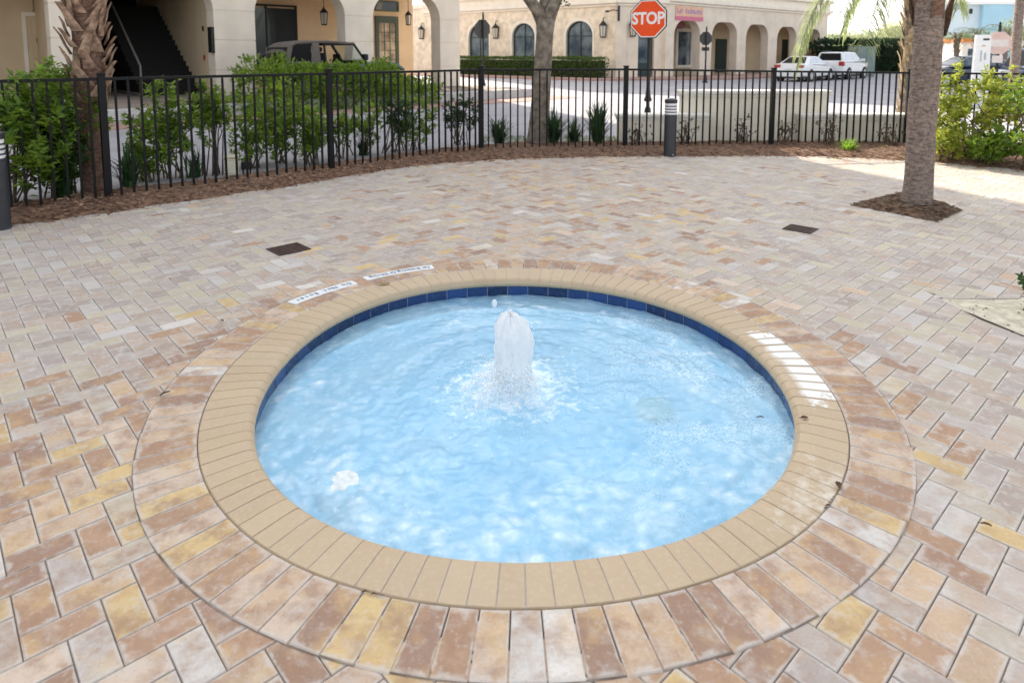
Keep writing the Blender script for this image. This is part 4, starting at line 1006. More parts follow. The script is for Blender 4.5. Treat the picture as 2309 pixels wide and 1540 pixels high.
def lantern(p, parent, rz, wall=True, sc=1.0, name='wall_lantern'):
    M = frame(p, rz) @ Matrix.Scale(sc, 4); mb = MB(M)
    mb.lathe([(.10, .0), (.115, .02), (.115, .04), (.04, .05)], (0, 0, -.24), 6)
    mb.lathe([(.17, 0), (.155, .03), (.06, .14), (.03, .17), (.02, .22)], (0, 0, .20), 6)
    for k in range(6):
        a = 2 * pi * k / 6; mb.tube([(.105 * cos(a), .105 * sin(a), -.20), (.145 * cos(a), .145 * sin(a), .21)], .010, 5)
    if wall: mb.tube([(0, 0, .42), (0, .04, .50), (0, .13, .50), (0, .20, .40), (0, .20, .25)], .016, 6); mb.box(-.06, .06, .19, .215, .12, .52)
    else: mb.tube([(0, 0, .40), (0, 0, 1.1)], .012, 6)
    o = mb.build(name, IRON, parent)
    g = MB(M); g.lathe([(.085, -.20), (.125, .20)], (0, 0, 0), 6); gl = g.build('lamp_glass', LAMPGL, o)
    return o

# --- left building
LA = radians(43); LC = Vector((-.0783 * 27.5 * cos(PT), 27.5, 0)); LD = (cos(LA), sin(LA)); LZ = .30
LM = frame((LC.x, LC.y, 0), LA)
ls = lambda px: on_line(px, (LC.x, LC.y), LD)
LB = thing('arcade_building', 'cream arcaded building on the left with rusticated piers and a dark stairwell', 'building', (LC.x, LC.y, 0), LA)
e2a, e2b, e3a, e3b, e4a = ls(170), ls(485), ls(578), ls(780), ls(843); e4b = ls(993); e1b = ls(116)
SPR, TOPZ, ZH = 2.98, 3.95, 5.2
ops = [(e1b - 4.0, e1b, SPR, TOPZ, 1.15), (e2a, e2b, SPR, TOPZ, 1.15), (e3a, e3b, SPR, TOPZ, 1.2), (e4a, e4b, SPR, TOPZ, 1.15)]
mb = MB(LM); arcade_front(mb, ops, e1b - 5.3, 0, LZ, ZH, .62, [1.10, 2.04]); 
mb.box(-28, e1b - 5.3, .0, .62, LZ, ZH); mb.build('facade', STUCCO, LB)
mb = MB(LM); mb.box(-28, 0, .63, 13, ZH + .002, 16.2); mb.box(-28, 0, 0, .63, ZH + .004, 16.2); mb.box(-28.1, .1, -.12, 0, ZH + .2, ZH + .5); mb.build('upper_storeys', STUCCO, LB)
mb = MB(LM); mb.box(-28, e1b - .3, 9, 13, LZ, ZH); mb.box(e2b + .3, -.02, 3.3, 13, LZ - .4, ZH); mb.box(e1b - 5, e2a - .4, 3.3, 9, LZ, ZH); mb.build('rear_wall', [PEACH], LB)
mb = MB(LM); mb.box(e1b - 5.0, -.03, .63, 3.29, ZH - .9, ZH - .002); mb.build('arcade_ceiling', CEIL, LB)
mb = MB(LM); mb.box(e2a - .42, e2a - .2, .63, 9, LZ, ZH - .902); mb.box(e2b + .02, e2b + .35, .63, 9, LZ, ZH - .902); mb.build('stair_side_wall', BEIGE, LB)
mb = MB(LM); mb.box(e2a - .18, e2b + .0, 8.6, 8.9, LZ, ZH - .91); mb.box(e2a - .19, e2a - .13, 1.6, 8.6, LZ, ZH - .91); mb.box(e2a - .1, e2b, 3.31, 8.6, ZH - .93, ZH - .91); mb.build('stairwell_shade_sheets', DARKIN, LB)  # back, side and ceiling sheets carrying the stairwell's shade as colour
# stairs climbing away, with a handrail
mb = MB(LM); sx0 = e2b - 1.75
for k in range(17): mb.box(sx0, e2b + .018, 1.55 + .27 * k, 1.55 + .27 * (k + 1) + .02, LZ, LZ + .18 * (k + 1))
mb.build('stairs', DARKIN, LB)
mb = MB(LM)
mb.tube([(sx0, 1.5, LZ + .95), (sx0, 1.5 + .27 * 14, LZ + .95 + .18 * 14)], .035, 8); mb.tube([(sx0, 1.5, LZ), (sx0, 1.5, LZ + .97)], .03, 8)
mb.box(sx0 - .06, sx0 - .02, 1.55, 5.6, LZ, LZ + .1); mb.build('stair_rail', plain('grey_rail', (.22, .20, .18), .6, .1, 8), LB)
mb = MB(LM); mb.box(e2b - .02, e2b + .018, .95, 1.03, LZ + 1.12, LZ + 1.28); mb.build('fire_alarm', plain('alarm_red', (.36, .02, .02), .5, .1, 9), LB)
mb = MB(LM); mb.box(e2b - .02, e2b + .018, .96, 1.02, LZ + 2.05, LZ + 2.2); mb.build('alarm_bell', IRON, LB)
mb = MB(LM); mb.bbox(e2b - .10, e2b - .004, -.02, .30, LZ + 1.35, LZ + 2.15, .01); mb.build('meter_box', IRON, LB)
# leftmost bay: wall with a panelled door and plate
d0 = on_line(62, (LC.x - 3.3 * sin(LA), LC.y + 3.3 * cos(LA)), LD); d1 = on_line(116, (LC.x - 3.3 * sin(LA), LC.y + 3.3 * cos(LA)), LD)
mb = MB(LM); mb.box(e1b - 5, e2a - .45, 3.2, 3.29, LZ, ZH - .905); mb.build('bay_wall', BEIGE, LB)
fr = MB(LM); fr.box(d0 - .1, d0, 3.14, 3.199, LZ, 2.75); fr.box(d1, d1 + .1, 3.14, 3.199, LZ, 2.75); fr.box(d0 - .1, d1 + .1, 3.14, 3.199, 2.752, 2.86); fr.build('door_frame', TRIM, LB)
mb = MB(LM); mb.box(d0 + .01, d1 - .01, 3.165, 3.198, LZ, 2.74); mb.bbox(d0 + .12, d1 - .12, 3.145, 3.164, LZ + .2, 1.3, .02); mb.bbox(d0 + .12, d1 - .12, 3.145, 3.164, 1.45, 2.6, .02); dd = mb.build('panel_door', BEIGE, LB)
mb = MB(LM); mb.box(d1 - .38, d1 - .1, 3.12, 3.143, 1.95, 2.10); mb.build('plate', IRON, dd)
# shop window bay
w1 = on_line(667, (LC.x - 3.3 * sin(LA), LC.y + 3.3 * cos(LA)), LD); w0 = w1 - 2.3; wz = 1.65 + (120 - 21) / F * 25.5
mb = MB(LM); mb.box(w0, w1, 3.235, 3.275, .7, wz); wi = mb.build('window', GLASSD, LB)
mb = MB(LM); 
for s_ in (w0 - .06, (w0 + w1) / 2 - .03, w1): mb.box(s_, s_ + .06, 3.2, 3.298, .64, wz + .06)
mb.box(w0 - .06, w1 + .06, 3.205, 3.295, wz + .061, wz + .13); mb.build('frame', IRON, wi)
p = LM @ Vector((on_line(733, (LC.x - 1.9 * sin(LA), LC.y + 1.9 * cos(LA)), LD), 1.9, 0)); lantern((p.x, p.y, 1.65 + (120 - 44) / F * p.y), LB, LA, False, 1.05, 'hanging_lantern')
p = LM @ Vector((on_line(922, (LC.x - 1.9 * sin(LA), LC.y + 1.9 * cos(LA)), LD), 1.9, 0)); lantern((p.x, p.y, 1.65 + (120 - 47) / F * p.y), LB, LA, False, .95, 'hanging_lantern')
# green glazed door with transom
g0 = on_line(846, (LC.x - 3.3 * sin(LA), LC.y + 3.3 * cos(LA)), LD); g1 = on_line(897, (LC.x - 3.3 * sin(LA), LC.y + 3.3 * cos(LA)), LD)
gp = LM @ Vector((g1, 3.2, 0)); gz = 1.65 + (120 - 40) / F * gp.y; tz0 = 1.65 + (120 - 27) / F * gp.y; tz1 = 1.65 + (120 - 9) / F * gp.y
mb = MB(LM); mb.box(g0, g0 + .16, 3.20, 3.26, LZ, gz); mb.box(g1 - .16, g1, 3.20, 3.26, LZ, gz); mb.box(g0 + .16, g1 - .16, 3.20, 3.26, gz - .3, gz); mb.box(g0 + .16, g1 - .16, 3.20, 3.26, LZ, LZ + .3)
n = 3
for k in range(1, n): s_ = g0 + .16 + (g1 - g0 - .32) * k / n; mb.box(s_ - .012, s_ + .012, 3.215, 3.232, LZ + .3, gz - .3)
for k in range(1, 6): z = LZ + .3 + (gz - LZ - .6) * k / 6; mb.box(g0 + .16, g1 - .16, 3.211, 3.2145, z - .012, z + .012)
gd = mb.build('glazed_door', GREENDR, LB)
mb = MB(LM); mb.box(g0 + .16, g1 - .16, 3.236, 3.25, LZ + .3, gz - .3); mb.build('door_glass', plain('tan_curtain_glass', (.62, .50, .33), .25, .25, 2, c2=(.22, .15, .09)), gd)  # tan glass with random browner patches
mb = MB(LM); mb.box(g0 + .02, g1 - .02, 3.24, 3.27, tz0, tz1); tr_ = mb.build('transom_window', GLASSD, LB)
mb = MB(LM); mb.box(g0 - .04, g1 + .04, 3.2, 3.238, tz1, tz1 + .05); mb.box(g0 - .04, g1 + .04, 3.2, 3.238, tz0 - .05, tz0); mb.box(g0 - .04, g0 + .02, 3.2, 3.238, tz0, tz1); mb.box(g1 - .02, g1 + .04, 3.2, 3.238, tz0, tz1); mb.build('frame', GREENDR, tr_)
# raised forecourt with kerb, brick strip in the road
mb = MB(LM); mb.box(-28, .6, -3.45, 12.9, -.04, LZ); structure(mb.build('forecourt', plain('forecourt_soil', (.30, .24, .20), .95, .25, 1.5, .3, 30))) 
mb = MB(LM); mb.bbox(-28, .75, -3.75, -3.452, -.04, LZ + .015, .03); structure(mb.build('forecourt_kerb', KERB))
mb = MB(LM); mb.box(-28, 1.5, -5.3, -3.752, -.04, .012); structure(mb.build('brick_road_strip', REDBR))

# --- road between
mb = MB(); mb.prism([(p.x, p.y - .15) for p in BACK] + [(80, 9.7), (80, 75), (-60, 75), (-60, 4.7)], -.2, -.003); structure(mb.build('road', ROAD))

# --- centre building
A0 = Vector((-7.0, 54.6, 0)); A1 = Vector((6.72, 43.0, 0)); da = (A1 - A0).normalized(); AM = frame(A0, atan2(da.y, da.x)); LAe = (A1 - A0).length
B0 = Vector((10.0, 43.6, 0)); BA = radians(39.5); BM = frame(B0, BA); BDir = (cos(BA), sin(BA))
CBm = Vector((8, 46, 0))
CB = thing('corner_building', 'peach and cream corner building across the road with arched windows and an arcade', 'building', tuple(CBm))
asx = lambda px: on_line(px, (A0.x, A0.y), (da.x, da.y)); bsx = lambda px: on_line(px, (B0.x, B0.y), BDir)
def zat(M, s, y, py):
    p = M @ Vector((s, y, 0)); return 1.65 + (HOR - py) / F * (p.y * cos(PT) + .05) 
CZ = .12; HB = 19.0
wins = []
for x0, x1, yt in ((1057, 1103, 57), (1155, 1206, 54), (1276, 1336, 49)):
    s0, s1 = asx(x0), asx(x1); zt = zat(AM, (s0 + s1) / 2, 0, yt); wins.append((s0, s1, zt - (s1 - s0) * .46, zt, (s1 - s0) / 2))
corn0 = zat(AM, asx(1230), 0, 24)
# facade A as a wall with arched holes down to a sill
mb = MB(AM); sill = 1.15
edges = [0] + [e for w in wins for e in w[:2]] + [LAe]
for k in range(0, len(edges), 2): mb.box(edges[k], edges[k + 1], 0, .4, 0, corn0)
for s0, s1, zs, zt, rc in wins:
    mb.box(s0, s1, 0, .4, 0, sill); ap = arch_pts(s0, s1, zs, zt, rc, 10); n = len(ap)
    frn = [(x, 0, z) for x, z in ap] + [(s1, 0, corn0), (s0, 0, corn0)]; bk = [(x, .4, z) for x, _, z in frn]; m = len(frn)
    mb.add(frn + bk, [tuple(range(m)), tuple(range(2 * m - 1, m - 1, -1))] + [(i, i + 1, m + i + 1, m + i) for i in range(n - 1)])
mb.build('stone_wall', COQUINA, CB)
for s0, s1, zs, zt, rc in wins:
    # trim surround, glass, frame bars
    def band(a, r0, r1, y0, y1):
        ap0 = arch_pts(s0 + r0, s1 - r0, zs, zt - r0, rc, 10); ap1 = arch_pts(s0 + r1, s1 - r1, zs, zt - r1, rc, 10)
        o_ = [(s0 + r0, sill)] + ap0 + [(s1 - r0, sill)]; i_ = [(s0 + r1, sill)] + ap1 + [(s1 - r1, sill)]; n = len(o_)
        a.add([(x, y0, z) for x, z in o_] + [(x, y0, z) for x, z in i_] + [(x, y1, z) for x, z in o_] + [(x, y1, z) for x, z in i_],
              [(i, i + 1, n + i + 1, n + i) for i in range(n - 1)] + [(2 * n + i, 2 * n + i + 1, 3 * n + i + 1, 3 * n + i) for i in range(n - 1)] + [(i, i + 1, 2 * n + i + 1, 2 * n + i) for i in range(n - 1)] + [(n + i, n + i + 1, 3 * n + i + 1, 3 * n + i) for i in range(n - 1)])
    gl = MB(AM); ap = arch_pts(s0 + .01, s1 - .01, zs, zt - .01, rc, 10); gl.prism([(s0 + .01, sill)] + ap + [(s1 - .01, sill)], .22, .24, 'y'); g = gl.build('arched_window', GLASSB, CB)
    tr_ = MB(AM); band(tr_, -.16, 0, -.035, -.001); tr_.build('surround', TRIM, g)
    fm_ = MB(AM); band(fm_, .012, .085, .14, .218); cxm = (s0 + s1) / 2
    fm_.box(cxm - .03, cxm + .03, .16, .2185, sill, zt - .08); fm_.box(s0 + .085, s1 - .085, .155, .217, zs - .03, zs + .04); fm_.box(s0 + .085, s1 - .085, .155, .217, sill, sill + .07); fm_.build('frame', TEALFR, g)
# single-storey wing carrying the stone front on to the left, seen through the end of the other arcade
mb = MB(AM); mb.box(-5.5, -.001, .02, 5, 0, corn0 + .6); mb.build('wing_wall', COQUINA, CB)
mb = MB(AM); mb.bbox(-5.6, -.13, -.10, .3, corn0 + .601, corn0 + .95, .03); mb.build('wing_cornice', TRIM, CB)
# chamfered corner with the dark door, and pilaster
P1 = A1; P2 = B0; dc = (P2 - P1).normalized(); CM = frame(P1, atan2(dc.y, dc.x)); LCc = (P2 - P1).length; csx = lambda px: on_line(px, (P1.x, P1.y), (dc.x, dc.y))
cd0, cd1 = on_line(1437, (P1.x - .0 * dc.y, P1.y + .5), (dc.x, dc.y)), on_line(1473, (P1.x, P1.y + .5), (dc.x, dc.y)); cz = zat(CM, cd0, .5, 68)
mb = MB(CM); mb.box(.0, cd0 - .05, .001, 1.0, 0, corn0 - .001); mb.box(cd1 + .05, LCc - .001, .3, 1.0, 0, corn0 - .001); mb.box(cd0 - .05, cd1 + .05, .3, 1.0, cz + .1, corn0 - .001); mb.box(cd0 - .05, cd1 + .05, .9, 1.0, 0, cz + .1); mb.bbox(-.1, .62, -.12, 0, 0, corn0 - .02, .02); mb.build('corner_wall', STUCCO, CB)
mb = MB(CM); mb.box(cd0, cd1, .55, .62, CZ, cz); dr_ = mb.build('corner_door', TEALFR, CB)
mb = MB(CM); mb.box(cd0 + .12, cd1 - .12, .535, .549, 1.0, cz - .2); mb.build('door_glass', GLASSB, dr_)
# facade B arcade
bo = []
for x0, x1, yt in ((1519, 1578, 48), (1604, 1661, 52), (1681, 1731, 57), (1751, 1795, 62), (1818, 1849, 67)):
    s0, s1 = bsx(x0), bsx(x1); zt = zat(BM, (s0 + s1) / 2, 0, yt); bo.append((s0, s1, zt - 1.05, zt, min(1.0, (s1 - s0) * .42)))
LBe = bsx(1863); cornB = zat(BM, bsx(1700), 0, 26)
mb = MB(BM); arcade_front(mb, bo, 0, LBe, 0, cornB, .62, [.9, 1.85, 2.8]); mb.build('arcade_front', STUCCO, CB)
mb = MB(BM); mb.box(0, LBe, 3.0, 3.3, 0, cornB - .003); mb.box(LBe - .3, LBe - .001, 1.001, 3.0, 0, cornB - .004); mb.build('arcade_rear_wall', BEIGE, CB)
mb = MB(BM); mb.box(.1, LBe - .31, 1.002, 2.998, cornB - .5, cornB - .45); mb.build('arcade_ceiling', CEIL, CB)
mb = MB(BM)
for k in range(len(bo)):                                  # incised block joints over the arches, as slim proud fillets
    s0, s1, zs, zt, rc = bo[k]
    if k: 
        c_ = (bo[k - 1][1] + s0) / 2
        fb = MB(BM); fb.box(c_ - .45, c_ + .45, -.012, -.001, zt + .15, zt + .85); fb.build('frieze_block', STUCCO, CB)
# cornices: three stepped mouldings on each side
def cornice(M, L, z, e0=.0, e1=.0):
    mb = MB(M); mb.bbox(-e0, L + e1, -.12, .3, z, z + .16, .02); mb.bbox(-e0 - .1, L + e1 + .1, -.28, .3, z + .161, z + .44, .04); mb.bbox(-e0, L + e1, -.08, .3, z + .441, z + .95, .01); mb.bbox(-e0 - .12, L + e1 + .12, -.34, .3, z + .951, z + 1.22, .04); return mb
cornice(AM, LAe, corn0 + .001).build('cornice', TRIM, CB); cornice(CM, LCc, corn0 + .003).build('cornice', TRIM, CB); cornice(BM, LBe, cornB + .002, 0, .25).build('cornice', TRIM, CB)
# the storeys above and the body behind (prism following the plan)
bend = BM @ Vector((LBe, 0, 0)); bb1 = BM @ Vector((LBe, 14, 0)); ab = AM @ Vector((0, 14, 0))
mb = MB(); mb.prism([(A0.x + .01, A0.y + .01), (A1.x, A1.y + .02), (B0.x, B0.y + .02), (bend.x - .4, bend.y - .2), (bb1.x, bb1.y), (ab.x, ab.y)], corn0 + 1.3, HB); mb.build('upper_storeys', STUCCO, CB)
mb = MB(AM); mb.box(.02, LAe - .02, .42, 8, 0, corn0 + 1.29); mb.build('shop_body', BEIGE, CB)
mb = MB(BM); mb.box(.02, LBe - .02, 3.31, 10, 0, cornB + 1.2); mb.build('arcade_body', BEIGE, CB)
for px, py, M, f in ((955, 78, AM, asx), (1122, 76, AM, asx), (1363, 72, AM, asx)):
    s_ = f(px); p = M @ Vector((s_, -.22, 0)); lantern((p.x, p.y, zat(M, s_, 0, py)), CB, atan2(da.y, da.x), True, 1.75)
s_ = csx(1424); p = CM @ Vector((s_, -.2, 0)); lantern((p.x, p.y, zat(CM, s_, 0, 70)), CB, atan2(dc.y, dc.x), True, 1.7)
mb = MB(AM); s_ = asx(1396); z0 = zat(AM, s_, 0, 49); z1 = zat(AM, s_, 0, 15); mb.box(s_ - .05, s_ + .05, -.16, -.06, z0, z1); mb.tube([(s_ - .05, -.11, z0 + (z1 - z0) * .66), (s_ - .30, -.3, z0 + (z1 - z0) * .72), (s_ - .6, -.5, z0 + (z1 - z0) * .60)], .03, 6); mb.lathe([(.11, 0), (.13, .05), (.10, .12)], (s_ - .62, -.52, z0 + (z1 - z0) * .56), 10); mb.build('sign_bracket', IRON, CB)
# shop window in the first bay, doors in others
def rear(px0, px1, y, pyt, zb): 
    q = (B0.x - y * sin(BA), B0.y + y * cos(BA)); a, b_ = on_line(px0, q, BDir), on_line(px1, q, BDir); return a, b_, zat(BM, (a + b_) / 2, y, pyt)
a, b_, zt = rear(1528, 1557, 2.9, 73, 0)
mb = MB(BM); mb.box(a, b_, 2.93, 2.97, .75, zt); w = mb.build('shop_window', GLASSB, CB)
mb = MB(BM); mb.box(a - .22, a, 2.86, 2.999, .55, zt + .25); mb.box(b_, b_ + .22, 2.86, 2.999, .55, zt + .25); mb.box(a, b_, 2.86, 2.999, zt, zt + .25); mb.box(a, b_, 2.86, 2.999, .55, .75); mb.build('frame', TRIM, w)
a, b_, zt = rear(1615, 1640, 2.9, 89, 0); mb = MB(BM); mb.box(a, b_, 2.94, 2.998, CZ, zt); mb.bbox(a + .15, b_ - .15, 2.92, 2.939, 1.2, zt - .2, .01); mb.build('arcade_door', GREENDK, CB)
a, b_, zt = rear(1765, 1777, 2.9, 90, 0); mb = MB(BM); mb.box(a, b_, 2.94, 2.998, CZ, zt); mb.build('arcade_door', GREENDK, CB)
# banner and maroon plaque over the first arch
a, b_ = bsx(1520), bsx(1582); z0, z1 = zat(BM, a, 0, 47), zat(BM, a, 0, 16)
bt = thing('shop_banner', 'orange and magenta shop banner with lilac lettering over the first arch of the corner arcade', 'banner', tuple(BM @ Vector(((a + b_) / 2, 0, z0))), BA)
mb = MB(BM); mb.box(a, b_, -.06, -.02, z0 + (z1 - z0) * .30, z1); mb.build('panel', BANO, bt)
mb = MB(BM); mb.box(a, b_, -.06, -.02, z0, z0 + (z1 - z0) * .299); mb.build('lower_stripe', BANM, bt)
mb = MB(BM); k = 9
for i in range(k):
    if i == 2: continue
    x0 = a + (b_ - a) * (.05 + .9 * i / k); x1 = a + (b_ - a) * (.05 + .9 * (i + .78) / k); mz = z0 + (z1 - z0) * .50; tz = z0 + (z1 - z0) * (.80 if i else .84); w_ = (x1 - x0) * .26
    mb.box(x0, x0 + w_, -.075, -.061, mz, tz); mb.box(x1 - w_, x1, -.075, -.061, mz, tz if i % 3 else (mz + tz) / 2); mb.box(x0 + w_, x1 - w_, -.074, -.061, (tz - w_) if i % 2 else mz, tz if i % 2 else mz + w_)
mb.build('lettering', BANL, bt)
a, b_ = bsx(1523), bsx(1556); zc = zat(BM, a, .4, 57); hh = zat(BM, a, .4, 48) - zc
mb = MB(BM); mb.prism([((a + b_) / 2 + (b_ - a) / 2 * cos(2 * pi * i / 28), zc + hh * sin(2 * pi * i / 28)) for i in range(28)], .40, .46, 'y'); mb.tube([((a + b_) / 2, .43, zc + hh), ((a + b_) / 2, .43, zc + hh + .5)], .03, 6)
tag(mb.build('oval_plaque', MAROON), 'maroon oval plaque hanging in the first arch under the banner', 'plaque')
# brick pavement along the centre building
PVE = MB(); q = [AM @ Vector((-.5, -4.6, 0)), AM @ Vector((LAe + .8, -4.2, 0)), BM @ Vector((1.5, -4.3, 0)), BM @ Vector((LBe + 1, -3.6, 0)), BM @ Vector((LBe + 1, 3, 0)), BM @ Vector((0, .5, 0)), AM @ Vector((LAe, .3, 0)), AM @ Vector((-.5, .3, 0))]
PVE.prism([(p.x, p.y) for p in q], -.03, .10); structure(PVE.build('brick_pavement', REDBR))

def hedge_box(name, label, p0, p1, depth, h, z0, L, n, mat, wob=.05, group=None):
    d = Vector((p1[0] - p0[0], p1[1] - p0[1], 0)); Ln = d.length; rz = atan2(d.y, d.x); M = frame((p0[0], p0[1], z0), rz)
    t = thing(name, label, 'hedge', ((p0[0] + p1[0]) / 2, (p0[1] + p1[1]) / 2, z0), rz, group)
    if wob < .2:
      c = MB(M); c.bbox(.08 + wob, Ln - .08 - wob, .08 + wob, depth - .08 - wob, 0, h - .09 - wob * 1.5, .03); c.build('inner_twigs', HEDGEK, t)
    f = MB(M)
    for k in range(n):
        fc = R() * (2 * Ln * h + 2 * depth * h + Ln * depth * 1.4)
        if fc < Ln * h * 1.5: p = Vector((R() * Ln, 0, R() * h)); nn_ = Vector((0, -1, .2))
        elif fc < 2 * Ln * h: p = Vector((R() * Ln, depth, R() * h)); nn_ = Vector((0, 1, .2))
        elif fc < 2 * Ln * h + 2 * depth * h: p = Vector((0 if R() < .5 else Ln, R() * depth, R() * h)); nn_ = Vector((-1 if p.x == 0 else 1, 0, .2))
        else: p = Vector((R() * Ln, R() * depth, h)); nn_ = Vector((0, 0, 1))
        w_ = noise.noise((p.x * 1.6, p.y * 1.6 + p0[0], p.z * 1.6)) * wob * 2; p = p + nn_ * (w_ - U(0, .10))
        quad_leaf(f, p + rdir() * wob * .6, (nn_ + rdir() * .9).normalized(), rdir(), L * U(.7, 1.3), L * .5)
    f.build('foliage', mat, t, fix=False)
h0 = AM @ Vector((asx(1040) + .3, -2.2, 0)); h1 = AM @ Vector((asx(1381) + .4, -2.2, 0))
hedge_box('clipped_hedge', 'long clipped box hedge under the arched windows', (h0.x, h0.y), (h1.x, h1.y), 1.1, 1.22, .10, .16, 5200, HEDGE)
for x0, x1, hh, lab in ((562, 742, .98, 'bushy hedge in front of the rear half of the soft-top off-roader'), (752, 886, 1.0, 'bushy hedge in front of the bonnet of the soft-top off-roader'), (896, 985, .40, 'low loose hedge at the right end of the raised forecourt')):
    qy = (LC.x + 4.0 * sin(LA), LC.y - 4.0 * cos(LA)); a, b_ = on_line(x0, qy, LD), on_line(x1, qy, LD); g0_ = LM @ Vector((a, -4.0, 0)); g1_ = LM @ Vector((b_, -4.0, 0))
    hedge_box('forecourt_hedge', lab, (g0_.x, g0_.y), (g1_.x, g1_.y), .95, hh + .17, .02, .15, int(2300 * (hh + .1)), LEAF, .24, 'hedges on the forecourt edge')
# ------------------------------------------------------------------ vehicles
def ring12(x, zb, zt, hw):
    zm = zb + (zt - zb) * .55; r = min(.10, (zt - zb) * .25)
    h = [(-hw * .80, zb), (-hw * .96, zb + r), (-hw, zm), (-hw * .97, zt - r), (-hw * .86, zt - .015), (-hw * .40, zt + .012)]
    pts = h + [(-y, z) for y, z in reversed(h)]
    return [(x, y, z) for y, z in pts]
def wheel(parent, M, c, r, w, name='wheel', rim=ALLOY):
    Mw = M @ Matrix.Translation(c) @ Matrix.Rotation(pi / 2, 4, 'X')
    mb = MB(Mw); mb.lathe([(r * .62, -w / 2), (r * .93, -w / 2), (r, -w * .32), (r, w * .32), (r * .93, w / 2), (r * .62, w / 2)], (0, 0, 0), 24); o = mb.build(name, RUBBER, parent, smooth=False)
    q = MB(Mw); q.lathe([(r * .64, -w * .53), (r * .55, -w * .56), (r * .5, -w * .36), (r * .16, -w * .42), (.001, -w * .46)], (0, 0, 0), 20); q.lathe([(.001, w * .46), (r * .16, w * .42), (r * .5, w * .36), (r * .55, w * .56), (r * .64, w * .53)], (0, 0, 0), 20); q.build('rim', rim, o)
    return o
